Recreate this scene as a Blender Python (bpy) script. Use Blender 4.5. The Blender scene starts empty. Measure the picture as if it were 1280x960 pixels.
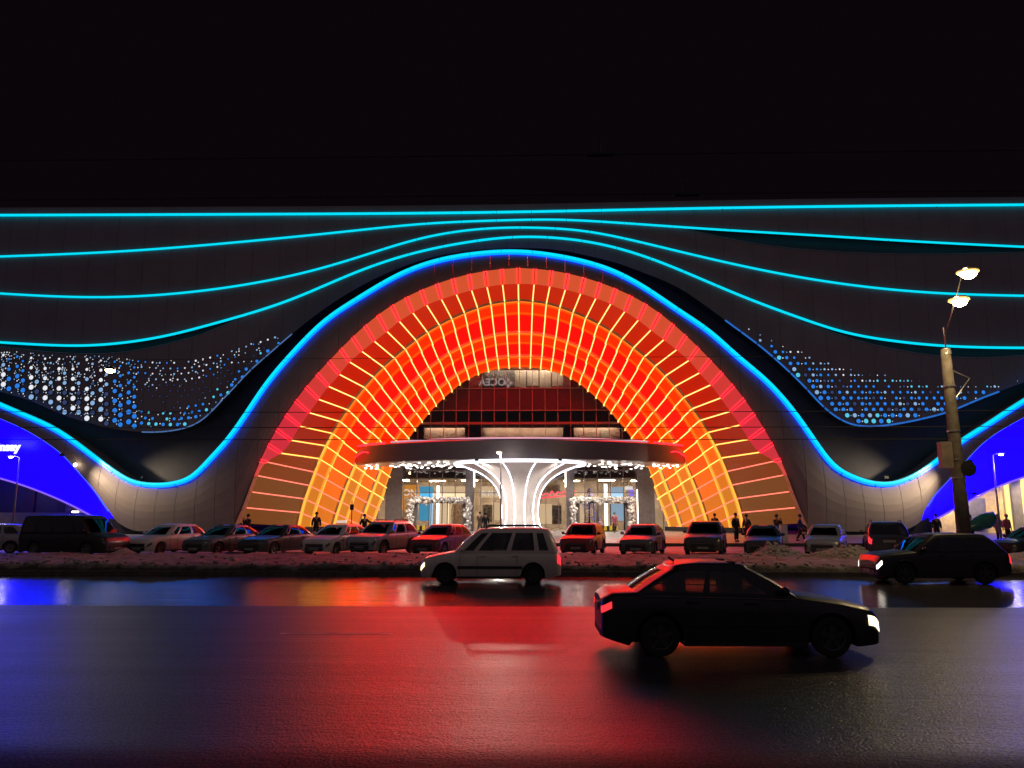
import bpy, bmesh, math, random
import numpy as np
from mathutils import Vector, Matrix
R = math.radians
random.seed(7)
SC = bpy.context.scene
COL = SC.collection

# ------------------------------------------------------------------ camera
CAM_H, YAW, PITCH, FPX = 2.15, R(1.3), math.atan(160/960), 960.0
cd = bpy.data.cameras.new('camera'); cd.sensor_width = 36; cd.lens = 27; cd.clip_start = 0.1; cd.clip_end = 2000
cam = bpy.data.objects.new('camera', cd); COL.objects.link(cam)
cam.location = (0, 0, CAM_H); cam.rotation_euler = (R(90)+PITCH, 0, YAW)
SC.camera = cam
CM = (Matrix.Rotation(YAW, 3, 'Z') @ Matrix.Rotation(R(90)+PITCH, 3, 'X'))
def ray(u, v): return CM @ Vector((u-640, 480-v, -FPX))
def at(u, v, Y):
    d = ray(u, v); t = Y/d.y
    return Vector((d.x*t, Y, CAM_H+d.z*t))
def xat(u, Y, v=640): return at(u, v, Y).x
# ------------------------------------------------------------------ world, night sky
w = bpy.data.worlds.new('World'); SC.world = w; w.use_nodes = True
nt = w.node_tree; nt.nodes.clear()
bg = nt.nodes.new('ShaderNodeBackground'); out = nt.nodes.new('ShaderNodeOutputWorld')
bg.inputs[0].default_value = (0.0032, 0.0017, 0.0026, 1); bg.inputs[1].default_value = 1.0
nt.links.new(bg.outputs[0], out.inputs[0])
# ------------------------------------------------------------------ the one sun lamp, dimmed to the glow of a city night
sl = bpy.data.lights.new('night_sun', 'SUN'); sl.energy = 0.16; sl.angle = R(130); sl.color = (1.0, 0.80, 0.98)
so = bpy.data.objects.new('night_sun', sl); COL.objects.link(so); so.rotation_euler = (R(58), 0, R(-12))
# ------------------------------------------------------------------ render settings
SC.view_settings.view_transform = 'Standard'; SC.view_settings.look = 'None'
SC.view_settings.exposure = 0; SC.view_settings.gamma = 1
SC.cycles.use_denoising = True
SC.cycles.max_bounces = 6; SC.cycles.diffuse_bounces = 3; SC.cycles.glossy_bounces = 3; SC.cycles.transparent_max_bounces = 12
SC.cycles.sample_clamp_indirect = 3.0
SC.cycles.use_light_tree = True

# ================================================================== helpers
def mat(name, col, rough=0.5, metal=0.0, spec=0.5, var=0.25, scale=3.0, coat=0.0, bump=0.0, bscale=20.0, col2=None):
    m = bpy.data.materials.new(name); m.use_nodes = True; n = m.node_tree; b = n.nodes['Principled BSDF']
    tc = n.nodes.new('ShaderNodeTexCoord'); no = n.nodes.new('ShaderNodeTexNoise')
    no.inputs['Scale'].default_value = scale; no.inputs['Detail'].default_value = 6
    n.links.new(tc.outputs['Object'], no.inputs['Vector'])
    mx = n.nodes.new('ShaderNodeMix'); mx.data_type = 'RGBA'
    c2 = col2 if col2 else tuple(c*(1-var) for c in col)
    mx.inputs[6].default_value = (*col, 1); mx.inputs[7].default_value = (*c2, 1)
    rp = n.nodes.new('ShaderNodeMapRange'); rp.inputs[1].default_value = 0.35; rp.inputs[2].default_value = 0.65
    n.links.new(no.outputs['Fac'], rp.inputs[0]); n.links.new(rp.outputs[0], mx.inputs[0])
    n.links.new(mx.outputs[2], b.inputs['Base Color'])
    b.inputs['Roughness'].default_value = rough; b.inputs['Metallic'].default_value = metal
    b.inputs['Specular IOR Level'].default_value = spec; b.inputs['Coat Weight'].default_value = coat
    b.inputs['Coat Roughness'].default_value = 0.06
    if bump:
        n2 = n.nodes.new('ShaderNodeTexNoise'); n2.inputs['Scale'].default_value = bscale; n2.inputs['Detail'].default_value = 5
        n.links.new(tc.outputs['Object'], n2.inputs['Vector'])
        bp = n.nodes.new('ShaderNodeBump'); bp.inputs['Strength'].default_value = bump; bp.inputs['Distance'].default_value = 0.05
        n.links.new(n2.outputs['Fac'], bp.inputs['Height']); n.links.new(bp.outputs[0], b.inputs['Normal'])
    return m
def emis(name, col, s):
    m = bpy.data.materials.new(name); m.use_nodes = True; n = m.node_tree; b = n.nodes['Principled BSDF']
    b.inputs['Base Color'].default_value = (*[0.3*c for c in col], 1); b.inputs['Roughness'].default_value = 0.4
    b.inputs['Emission Color'].default_value = (*col, 1); b.inputs['Emission Strength'].default_value = s
    return m
def glassmat(name, tint=(0.6, 0.6, 0.6), rough=0.03, refl=(0.9, 0.9, 0.9), ior=1.5):
    m = bpy.data.materials.new(name); m.use_nodes = True; n = m.node_tree; n.nodes.clear()
    o = n.nodes.new('ShaderNodeOutputMaterial'); t = n.nodes.new('ShaderNodeBsdfTransparent'); g = n.nodes.new('ShaderNodeBsdfGlossy')
    t.inputs[0].default_value = (*tint, 1); g.inputs[0].default_value = (*refl, 1); g.inputs['Roughness'].default_value = rough
    f = n.nodes.new('ShaderNodeFresnel'); f.inputs[0].default_value = ior
    mx = n.nodes.new('ShaderNodeMixShader')
    n.links.new(f.outputs[0], mx.inputs[0]); n.links.new(t.outputs[0], mx.inputs[1]); n.links.new(g.outputs[0], mx.inputs[2])
    n.links.new(mx.outputs[0], o.inputs[0])
    return m

class MB:
    def __init__(s): s.v = []; s.f = []; s.m = []
    def add(s, vs, fs, mi=0):
        o = len(s.v); s.v += [tuple(p) for p in vs]; s.f += [tuple(i+o for i in f) for f in fs]; s.m += [mi]*len(fs); return s
    def box(s, c, d, mi=0, rot=0.0):
        cx, cy, cz = c; hx, hy, hz = d[0]/2, d[1]/2, d[2]/2; cr, sr = math.cos(rot), math.sin(rot)
        vs = [(cx+x*hx*cr-y*hy*sr, cy+x*hx*sr+y*hy*cr, cz+z*hz) for z in (-1, 1) for x, y in ((-1, -1), (1, -1), (1, 1), (-1, 1))]
        return s.add(vs, [(3, 2, 1, 0), (4, 5, 6, 7), (0, 1, 5, 4), (1, 2, 6, 5), (2, 3, 7, 6), (3, 0, 4, 7)], mi)
    def tube(s, pts, r, seg=6, mi=0, caps=True, flat=1.0):
        pts = [Vector(p) for p in pts]; n = len(pts); rs = r if isinstance(r, (list, tuple)) else [r]*n
        vs = []
        for i, p in enumerate(pts):
            t = (pts[min(i+1, n-1)]-pts[max(i-1, 0)]).normalized()
            up = Vector((0, 0, 1)) if abs(t.z) < 0.93 else Vector((1, 0, 0))
            a = t.cross(up).normalized(); b = a.cross(t).normalized()
            for k in range(seg):
                q = 2*math.pi*(k+.5)/seg; vs.append(p+a*math.cos(q)*rs[i]+b*math.sin(q)*rs[i]*flat)
        fs = [(i*seg+k, i*seg+(k+1) % seg, (i+1)*seg+(k+1) % seg, (i+1)*seg+k) for i in range(n-1) for k in range(seg)]
        if caps: fs += [tuple(range(seg-1, -1, -1)), tuple((n-1)*seg+k for k in range(seg))]
        return s.add(vs, fs, mi)
    def lathe(s, prof, seg=20, c=(0, 0, 0), axis='z', mi=0):
        vs = []
        for r, h in prof:
            for k in range(seg):
                q = 2*math.pi*k/seg; x, y = r*math.cos(q), r*math.sin(q)
                p = (x, y, h) if axis == 'z' else (x, h, y)
                vs.append((p[0]+c[0], p[1]+c[1], p[2]+c[2]))
        fs = [(i*seg+k, i*seg+(k+1) % seg, (i+1)*seg+(k+1) % seg, (i+1)*seg+k) for i in range(len(prof)-1) for k in range(seg)]
        return s.add(vs, fs, mi)
    def grid(s, G, mi=0):
        nu, nv = len(G), len(G[0]); vs = [p for row in G for p in row]
        return s.add(vs, [(i*nv+j, (i+1)*nv+j, (i+1)*nv+j+1, i*nv+j+1) for i in range(nu-1) for j in range(nv-1)], mi)
    def panel(s, G, back, mi=0):
        """a sheet with side returns folded back along `back`"""
        s.grid(G, mi); nu, nv = len(G), len(G[0]); bk = Vector(back)
        ring = [G[i][0] for i in range(nu)]+[G[nu-1][j] for j in range(1, nv)]+[G[i][nv-1] for i in range(nu-2, -1, -1)]+[G[0][j] for j in range(nv-2, 0, -1)]
        n = len(ring); vs = [Vector(p) for p in ring]+[Vector(p)+bk for p in ring]
        return s.add(vs, [(k, n+k, n+(k+1) % n, (k+1) % n) for k in range(n)], mi)
    def sphere(s, c, r, seg=8, rings=5, mi=0, sq=(1, 1, 1)):
        prof = [(max(1e-4, r*math.sin(math.pi*i/rings)), -r*math.cos(math.pi*i/rings)) for i in range(rings+1)]
        vs = []
        for rr, h in prof:
            for k in range(seg):
                q = 2*math.pi*k/seg; vs.append((c[0]+rr*math.cos(q)*sq[0], c[1]+rr*math.sin(q)*sq[1], c[2]+h*sq[2]))
        return s.add(vs, [(i*seg+k, i*seg+(k+1) % seg, (i+1)*seg+(k+1) % seg, (i+1)*seg+k) for i in range(rings) for k in range(seg)], mi)
    def mesh(s, name, mats, smooth=False, fixn=False):
        me = bpy.data.meshes.new(name); me.from_pydata(s.v, [], s.f)
        for m in (mats if isinstance(mats, (list, tuple)) else [mats]): me.materials.append(m)
        me.polygons.foreach_set('material_index', s.m)
        if smooth: me.polygons.foreach_set('use_smooth', [True]*len(s.f))
        if fixn:
            bm = bmesh.new(); bm.from_mesh(me); bmesh.ops.remove_doubles(bm, verts=bm.verts, dist=1e-4)
            bmesh.ops.recalc_face_normals(bm, faces=bm.faces); bm.to_mesh(me); bm.free()
        me.update(); return me
    def obj(s, name, mats, parent=None, smooth=False, fixn=False, kind=None):
        return link(name, s.mesh(name, mats, smooth, fixn), parent, kind)
def link(name, me, parent=None, kind=None, loc=None):
    o = bpy.data.objects.new(name, me); COL.objects.link(o)
    if parent is not None: o.parent = parent
    if kind: o['kind'] = kind
    if loc is not None: o.location = loc
    return o
def tag(o, label, cat, group=None):
    o['label'] = label; o['category'] = cat
    if group: o['group'] = group
    return o
def thing(name, label, cat, loc=(0, 0, 0), rz=0.0, group=None):
    o = bpy.data.objects.new(name, None); COL.objects.link(o); o.location = loc; o.rotation_euler = (0, 0, rz); o.empty_display_size = 0.3
    return tag(o, label, cat, group)
def smooth_by_angle(o, deg=35):
    me = o.data; me.polygons.foreach_set('use_smooth', [True]*len(me.polygons))
    try: me.set_sharp_from_angle(angle=R(deg))
    except Exception: pass
    return o
class Spline:
    """natural cubic spline, straight beyond its ends"""
    def __init__(s, x, y):
        s.x = np.array(x, float); s.y = np.array(y, float); n = len(x); h = np.diff(s.x)
        A = np.eye(n); r = np.zeros(n)
        for i in range(1, n-1):
            A[i, i-1] = h[i-1]; A[i, i] = 2*(h[i-1]+h[i]); A[i, i+1] = h[i]
            r[i] = 6*((s.y[i+1]-s.y[i])/h[i]-(s.y[i]-s.y[i-1])/h[i-1])
        s.M = np.linalg.solve(A, r)
    def __call__(s, q):
        x, y, M = s.x, s.y, s.M
        if q <= x[0]:
            h = x[1]-x[0]; return float(y[0]+(q-x[0])*((y[1]-y[0])/h-h*M[1]/6))
        if q >= x[-1]:
            h = x[-1]-x[-2]; return float(y[-1]+(q-x[-1])*((y[-1]-y[-2])/h+h*M[-2]/6))
        i = int(np.searchsorted(x, q)-1); h = x[i+1]-x[i]; a = (x[i+1]-q)/h; b = 1-a
        return float(a*y[i]+b*y[i+1]+((a**3-a)*M[i]+(b**3-b)*M[i+1])*h*h/6)
def wcurve(pts, Y):
    W = [at(u, v, Y) for u, v in pts]
    return Spline([p.x for p in W], [p.z for p in W])
def lerp(a, b, t): return a+(b-a)*t
def frange(a, b, n): return [a+(b-a)*i/n for i in range(n+1)]

# ================================================================== materials
M = {}
M['clad'] = mat('dark_taupe_cladding', (0.20, 0.165, 0.175), 0.42, var=0.12, scale=0.6)
M['shell'] = mat('taupe_shell_cladding', (0.235, 0.19, 0.185), 0.55, var=0.12, scale=0.5)
M['recess'] = mat('black_recess_lining', (0.03, 0.028, 0.04), 0.5, var=0.3, scale=1)
M['trim'] = mat('pale_metal_trim', (0.55, 0.58, 0.65), 0.3, 0.6)
M['plinth'] = mat('black_plinth', (0.012, 0.012, 0.014), 0.45)
M['cyan'] = emis('cyan_led', (0.0, 0.72, 0.95), 1.05)
M['cyan_main'] = emis('cyan_led_main', (0.0, 0.72, 1.0), 1.1); M['halo_low'] = emis('blue_halo_tube', (0.0, 0.06, 1.0), 7.0)
M['channel'] = mat('strip_channel', (0.05, 0.05, 0.06), 0.4)
M['blue'] = emis('blue_display', (0.002, 0.0, 1.0), 6.0)
M['blue_edge'] = emis('violet_edge_strip', (0.35, 0.16, 1.0), 0.8)
M['archclad'] = mat('arch_cladding', (0.52, 0.40, 0.30), 0.36, var=0.12, scale=1.2)
M['ribclad'] = mat('arch_rib_cladding', (0.55, 0.42, 0.28), 0.33, var=0.12, scale=1.2)
LIT = [(18.0, 0.005, 0.003), (16.0, 0.008, 0.003), (8.0, 0.012, 0.006), (3.5, 0.05, 0.0), (1.2, 0.13, 0.003), (0.66, 0.16, 0.008)]
RIBC = [(1.6, 0.026, 0.001), (1.5, 0.028, 0.001), (1.3, 0.045, 0.0), (1.0, 0.09, 0.0), (0.78, 0.15, 0.004), (0.60, 0.18, 0.010)]  # wash of light on the ribs, painted as emission, red crown to amber feet
EDGEC = [(1.4, 0.085, 0.002), (1.4, 0.095, 0.002), (1.3, 0.14, 0.004), (1.1, 0.22, 0.008), (0.9, 0.30, 0.025), (0.78, 0.34, 0.04)]  # soft cove glow along the rib edges, painted as brighter emission
FRONTC = [(0.50, 0.018, 0.002), (0.46, 0.012, 0.002), (0.40, 0.010, 0.001), (0.28, 0.010, 0.001), (0.22, 0.030, 0.004), (0.16, 0.050, 0.010)]  # red wash on the front panels, put into them as faint emission
M['amber'] = emis('amber_led', (1.0, 0.36, 0.04), 1.6)
M['amber_hi'] = emis('amber_led_warm', (1.0, 0.5, 0.10), 2.2)
M['orange_led'] = emis('orange_led', (1.0, 0.20, 0.01), 1.15)
M['yellow_led'] = emis('yellow_led', (1.0, 0.58, 0.16), 2.2)
M['pink_led'] = emis('pink_led', (1.0, 0.20, 0.14), 1.5)
M['red_led'] = emis('red_led', (1.0, 0.010, 0.022), 5.0)
M['white_led'] = emis('white_led', (0.9, 0.9, 1.0), 4)
M['white_lamp'] = emis('white_lamp', (1.0, 0.93, 0.82), 9)
M['spot'] = emis('soffit_spot', (1.0, 0.93, 0.85), 5)
M['warm_lamp'] = emis('warm_lamp', (1.0, 0.72, 0.32), 55)
M['lampglow'] = emis('amber_halo_ring', (1.0, 0.62, 0.20), 0.75)  # painted halo colour for the ring round the street lamp lens
M['flood'] = emis('floodlight_lens', (1.0, 0.80, 0.55), 30)
M['canopy'] = mat('canopy_fascia', (0.13, 0.105, 0.125), 0.36, 0.2, var=0.1)
M['soffit'] = mat('canopy_soffit', (0.55, 0.48, 0.44), 0.4)
M['column'] = mat('white_column', (0.75, 0.71, 0.68), 0.35, var=0.06)
M['mullion'] = mat('mullion_metal', (0.22, 0.17, 0.17), 0.4, 0.3)
M['glass'] = glassmat('curtain_glass', (0.75, 0.72, 0.7), 0.02)
M['darkglass'] = mat('dark_spandrel_glass', (0.05, 0.02, 0.022), 0.12, spec=0.6)
M['greypanel'] = mat('grey_entrance_panel', (0.16, 0.14, 0.14), 0.35)
M['inwall'] = mat('shop_wall', (0.62, 0.52, 0.40), 0.6, col2=(0.45, 0.36, 0.26), scale=1.5)
M['infloor'] = mat('shop_floor', (0.5, 0.46, 0.42), 0.25)
M['inlight'] = emis('shop_ceiling_light', (1.0, 0.86, 0.66), 110)
M['shopglow'] = emis('lit_shop_sign', (1.0, 0.78, 0.48), 1.0)
M['orangesign'] = emis('orange_sign', (1.0, 0.42, 0.06), 0.9)
M['cyanscreen'] = emis('cyan_screen', (0.10, 0.55, 0.95), 0.9)
M['palescreen'] = emis('pale_screen', (0.45, 0.72, 1.0), 0.95)
M['violetlights'] = emis('violet_fairy_lights', (0.25, 0.18, 1.0), 1.6)
M['whitetext'] = emis('white_letters', (1, 1, 1), 1.3)
M['redtext'] = emis('red_letters', (1.0, 0.05, 0.10), 1.3)
M['balloon'] = mat('white_balloon', (0.82, 0.79, 0.76), 0.35, var=0.15)
M['blackmetal'] = mat('black_metal', (0.02, 0.02, 0.022), 0.45, 0.3)
M['greymetal'] = mat('galvanised_metal', (0.35, 0.34, 0.33), 0.4, 0.7)
M['concrete'] = mat('weathered_concrete', (0.12, 0.105, 0.085), 0.85, col2=(0.07, 0.06, 0.045), scale=4, bump=0.5)
M['wire'] = mat('black_cable', (0.01, 0.01, 0.012), 0.6)
M['dotblue'] = emis('blue_hole_light', (0.03, 0.26, 0.95), 0.75)
M['dotpale'] = emis('pale_hole_light', (0.30, 0.52, 0.85), 0.8)
M['dotwhite'] = emis('white_hole_light', (0.85, 0.88, 0.95), 0.95)
M['dotdim'] = emis('dim_hole_light', (0.05, 0.08, 0.22), 0.6)
M['dotcyan'] = emis('cyan_hole_light', (0.10, 0.62, 0.85), 0.9)
M['yellowwall'] = mat('cream_wall', (0.62, 0.45, 0.17), 0.7)
M['beigewall'] = mat('beige_low_wall', (0.28, 0.23, 0.16), 0.7)
M['darkshop'] = mat('dark_shopfront', (0.035, 0.03, 0.035), 0.4)
M['shutter'] = mat('roller_shutter', (0.22, 0.20, 0.18), 0.5)

# ================================================================== curves read off the photograph (in its pixels)
L1 = [(0, 270), (260, 269), (520, 267.5), (640, 266), (900, 261), (1280, 257)]
L2 = [(0, 321), (160, 314), (320, 301), (440, 289), (520, 281), (590, 277), (640, 275.5), (695, 275), (760, 278), (876, 286), (1025, 295), (1140, 302), (1280, 309)]
L3 = [(0, 367), (80, 371), (160, 371), (250, 364), (340, 350), (400, 336), (460, 318), (520, 300), (597, 287), (668, 285), (728, 289), (817, 307), (906, 328), (995, 346), (1084, 359), (1173, 366.6), (1280, 370)]
L4 = [(0, 428), (53, 431), (106, 432), (159, 428), (212, 419), (265, 405.5), (319, 390), (363, 375), (447, 340), (513, 318), (579, 304), (639, 297), (698, 298), (757, 307), (817, 325), (876, 349), (936, 374), (995, 396), (1054, 415), (1114, 426), (1173, 432), (1280, 435)]
L5 = [(0, 504), (35, 519), (71, 536), (106, 560), (142, 587), (163, 599.5), (191, 605), (219, 603), (244, 592), (265, 571), (283, 551), (305, 521), (330, 484), (363, 444), (405, 402), (447, 373), (497, 344), (538, 328), (580, 319), (626, 314.6), (650, 314.6), (682, 317.5), (723, 325), (765, 338), (807, 360), (848, 387.5), (890, 417), (923, 446), (957, 475), (995, 518), (1017, 549), (1038, 577), (1063, 594), (1091, 603), (1116, 603), (1137, 596), (1158, 583.5), (1172, 573), (1201, 550), (1229, 532), (1261, 511), (1280, 499)]
PE = [(0, 490), (42, 503), (79, 519), (112, 529), (141, 536), (169, 539.5), (220, 537.5), (237, 533), (256, 522), (277, 501), (294, 483), (314, 462), (332, 446), (355, 426), (400, 390), (462, 352), (500, 335), (545, 321), (590, 313.5), (640, 310.5), (700, 313), (740, 321), (773, 329.5), (807, 342), (850, 361), (880, 381), (917, 408), (951, 433.5), (989, 467), (1009, 487), (1028, 507), (1047, 522), (1066, 530.5), (1084, 533), (1109, 531.5), (1155, 523), (1186, 514.5), (1225, 498.6), (1264, 484), (1280, 478)]
T4 = [(0, 433), (53, 439), (106, 442), (159, 439.5), (212, 429), (248, 419), (300, 398), (1000, 400), (1045, 417), (1102, 433), (1155, 442.5), (1190, 446), (1243, 446.5), (1280, 444)]
T2R = [(852, 285), (936, 303), (1054, 315), (1143, 317.5), (1280, 315)]
CLO = [(0, 523), (33, 538), (58, 553), (83, 573), (100, 592), (117, 612), (133, 635), (143, 650)]
CLI = [(0, 597.5), (17, 602.5), (42, 611), (67, 621), (92, 632.5), (117, 646), (136, 657)]
CRO = [(1153, 645.5), (1165, 624), (1180, 606), (1208, 575), (1229, 553.5), (1254, 536), (1280, 521.6)]
CRI = [(1160, 654), (1186, 640), (1215, 624), (1243, 610), (1280, 596)]
OUT = [(292.5, 659), (305, 629), (326, 575), (347, 535), (370, 500), (395, 469), (422, 440), (453, 410), (488, 383), (528, 362), (572, 346.5), (613, 338), (647.5, 335)]
FIN = [(298, 659), (309, 632), (318, 606), (333, 578), (353, 565), (364.6, 550), (375, 533), (386, 517), (398, 500), (409, 485), (422, 471), (434, 456), (449, 442), (465, 429), (483, 415), (499, 402), (516, 391), (535, 380.5), (555, 373), (574, 367), (595, 361.5), (615, 357.5), (636, 355.2), (649, 355)]
MID = [(369, 660), (376, 629), (384, 606), (397, 572), (417.5, 533), (440, 500), (467.5, 467), (501, 437), (538, 410), (580, 389), (613, 378), (649, 373.5)]
BAK = [(465, 665), (471, 645), (479, 624), (489, 595), (498, 571), (513, 546), (522, 534), (530, 524.5), (538, 514.6), (547, 505), (556, 496.5), (566, 488), (575, 480.5), (586, 474), (596, 469), (608, 465), (620, 462), (631, 460.3), (651, 459.6)]
YF, YW, YR, YB, XC = 62.0, 64.0, 65.6, 71.0, -0.88
XL, XR = -58.0, 58.0

# ================================================================== ground, road, verge
def road_material():
    m = bpy.data.materials.new('wet_asphalt'); m.use_nodes = True; n = m.node_tree; b = n.nodes['Principled BSDF']; L = n.links.new
    tc = n.nodes.new('ShaderNodeTexCoord'); sp = n.nodes.new('ShaderNodeSeparateXYZ'); L(tc.outputs['Object'], sp.inputs[0])
    def noise(scale, det=5, st=None):
        q = n.nodes.new('ShaderNodeTexNoise'); q.inputs['Scale'].default_value = scale; q.inputs['Detail'].default_value = det
        if st:
            mp = n.nodes.new('ShaderNodeMapping'); mp.inputs['Scale'].default_value = st; L(tc.outputs['Object'], mp.inputs[0]); L(mp.outputs[0], q.inputs[0])
        else: L(tc.outputs['Object'], q.inputs[0])
        return q.outputs['Fac']
    def mth(op, a, c, d=None):
        q = n.nodes.new('ShaderNodeMath'); q.operation = op
        for i, x in enumerate((a, c, d)):
            if x is None: continue
            if isinstance(x, (int, float)): q.inputs[i].default_value = x
            else: L(x, q.inputs[i])
        return q.outputs[0]
    def rng(a, f0, f1, t0, t1, smooth=True):
        q = n.nodes.new('ShaderNodeMapRange'); q.interpolation_type = 'SMOOTHSTEP' if smooth else 'LINEAR'
        L(a, q.inputs[0])
        for i, x in enumerate((f0, f1, t0, t1)): q.inputs[i+1].default_value = x
        return q.outputs[0]
    wob = noise(0.5, 3, (0.15, 1, 1))
    yj = mth('ADD', sp.outputs[1], mth('MULTIPLY', mth('SUBTRACT', wob, 0.5), 0.5))
    wet = rng(yj, 18.1, 18.5, 0, 1)                      # the resurfaced far lanes hold a film of water
    tracks = noise(0.9, 4, (0.02, 1.6, 1))               # wheel tracks run along the road
    patch = noise(0.35, 5)
    grain = noise(34, 3); mid = noise(9, 4, (0.7, 1.3, 1)); ripple = noise(1.3, 3, (0.25, 1.5, 1))
    cn = noise(0.8, 6, (0.05, 1.1, 1)); crack = mth('LESS_THAN', mth('ABSOLUTE', mth('SUBTRACT', cn, 0.47), 0), 0.0022)   # thin sealed cracks along the lanes
    rough_dry = mth('ADD', 0.215, mth('ADD', mth('MULTIPLY', tracks, 0.14), mth('MULTIPLY', patch, 0.12)))
    rough_wet = mth('ADD', 0.10, mth('MULTIPLY', tracks, 0.12))
    mx = n.nodes.new('ShaderNodeMix'); L(wet, mx.inputs[0]); L(rough_dry, mx.inputs[2]); L(rough_wet, mx.inputs[3])
    rr = n.nodes.new('ShaderNodeMix'); L(rng(yj, 7.0, 7.75, 1, 0), rr.inputs[0]); L(mx.outputs[0], rr.inputs[2]); rr.inputs[3].default_value = 0.6; L(rr.outputs[0], b.inputs['Roughness'])
    gut = rng(yj, 7.0, 7.75, 1, 0)                       # muddy slush by the near kerb
    c = n.nodes.new('ShaderNodeMix'); c.data_type = 'RGBA'; c.inputs[6].default_value = (0.030, 0.029, 0.031, 1); c.inputs[7].default_value = (0.055, 0.052, 0.052, 1)
    L(mth('MULTIPLY', grain, mth('ADD', patch, 0.35)), c.inputs[0])
    c2 = n.nodes.new('ShaderNodeMix'); c2.data_type = 'RGBA'; L(mth('MULTIPLY', gut, rng(tracks, 0.4, 0.6, 0.3, 1)), c2.inputs[0]); L(c.outputs[2], c2.inputs[6]); c2.inputs[7].default_value = (0.012, 0.010, 0.010, 1)
    L(c2.outputs[2], b.inputs['Base Color'])
    spec = mth('MULTIPLY', mth('SUBTRACT', 0.62, mth('MULTIPLY', gut, 0.45)), rng(grain, 0.36, 0.60, 0.25, 1.3)); L(spec, b.inputs['Specular IOR Level'])
    h = mth('ADD', mth('MULTIPLY', grain, 0.5), mth('MULTIPLY', mid, 0.5))
    dry = mth('SUBTRACT', 1.0, mth('MULTIPLY', wet, 0.86))
    hh = mth('ADD', mth('MULTIPLY', h, mth('MULTIPLY', dry, 0.024)), mth('ADD', mth('MULTIPLY', ripple, 0.016), mth('MULTIPLY', crack, -0.02)))
    bp = n.nodes.new('ShaderNodeBump'); bp.inputs['Strength'].default_value = 0.9; bp.inputs['Distance'].default_value = 1.0
    L(hh, bp.inputs['Height']); L(bp.outputs[0], b.inputs['Normal'])
    return m
def snow_material(name, clean, dirty, z0, z1, scale=2.2, rough=0.75):
    m = bpy.data.materials.new(name); m.use_nodes = True; n = m.node_tree; b = n.nodes['Principled BSDF']; L = n.links.new
    tc = n.nodes.new('ShaderNodeTexCoord'); sp = n.nodes.new('ShaderNodeSeparateXYZ'); L(tc.outputs['Object'], sp.inputs[0])
    no = n.nodes.new('ShaderNodeTexNoise'); no.inputs['Scale'].default_value = scale; no.inputs['Detail'].default_value = 8; L(tc.outputs['Object'], no.inputs[0])
    ad = n.nodes.new('ShaderNodeMath'); ad.operation = 'MULTIPLY_ADD'; L(no.outputs['Fac'], ad.inputs[0]); ad.inputs[1].default_value = 0.5; L(sp.outputs[2], ad.inputs[2])
    rp = n.nodes.new('ShaderNodeMapRange'); L(ad.outputs[0], rp.inputs[0]); rp.inputs[1].default_value = z0+0.25; rp.inputs[2].default_value = z1+0.25
    cm = n.nodes.new('ShaderNodeMix'); cm.data_type = 'RGBA'; cm.inputs[6].default_value = (*dirty, 1); cm.inputs[7].default_value = (*clean, 1)
    L(rp.outputs[0], cm.inputs[0]); L(cm.outputs[2], b.inputs['Base Color']); b.inputs['Roughness'].default_value = rough
    n2 = n.nodes.new('ShaderNodeTexNoise'); n2.inputs['Scale'].default_value = 11; n2.inputs['Detail'].default_value = 6; L(tc.outputs['Object'], n2.inputs[0])
    bp = n.nodes.new('ShaderNodeBump'); bp.inputs['Strength'].default_value = 0.8; bp.inputs['Distance'].default_value = 0.08
    L(n2.outputs['Fac'], bp.inputs['Height']); L(bp.outputs[0], b.inputs['Normal'])
    return m
from mathutils import noise as mnoise
def nz(x, y, s=1.0, o=0.0): return mnoise.noise(Vector((x*s+o, y*s-o, o*0.37)))

mb = MB(); mb.grid([[(x, y, -0.03) for y in (-300, 900)] for x in (-700, 700)][::-1])
mb.obj('ground', mat('frozen_ground', (0.05, 0.045, 0.045), 0.9), kind='structure')
mb = MB(); mb.grid([[(x, y, 0.0) for y in frange(4.0, 26.85, 8)] for x in frange(160, -160, 20)])
mb.obj('road', road_material(), kind='structure')
mb = MB(); mb.box((0, 1.4, 0.03), (320, 5.2, 0.2)); mb.obj('near_pavement', mat('pavement_slabs', (0.14, 0.13, 0.13), 0.8), kind='structure')
mb = MB()
for k in range(60):
    mb.box((-88.5+3*k, 26.93, 0.07), (2.985, 0.16, 0.16))
mb.obj('kerb', M['concrete'], kind='structure')
M['paint'] = mat('worn_road_paint', (0.8, 0.78, 0.76), 0.5, col2=(0.4, 0.38, 0.38), scale=3)
for u0, u1, v in ((350, 492, 784),):
    a, b_ = at(u0, v, 14.2).x, at(u1, v, 14.2).x
    mb = MB(); 
    for q in range(-9, 9):
        x0 = a+q*8.6; mb.grid([[(x, y, 0.004) for y in (14.16, 14.28)] for x in (x0+(b_-a), x0)])
    mb.obj('lane_marking', M['paint'], kind='structure')
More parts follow.
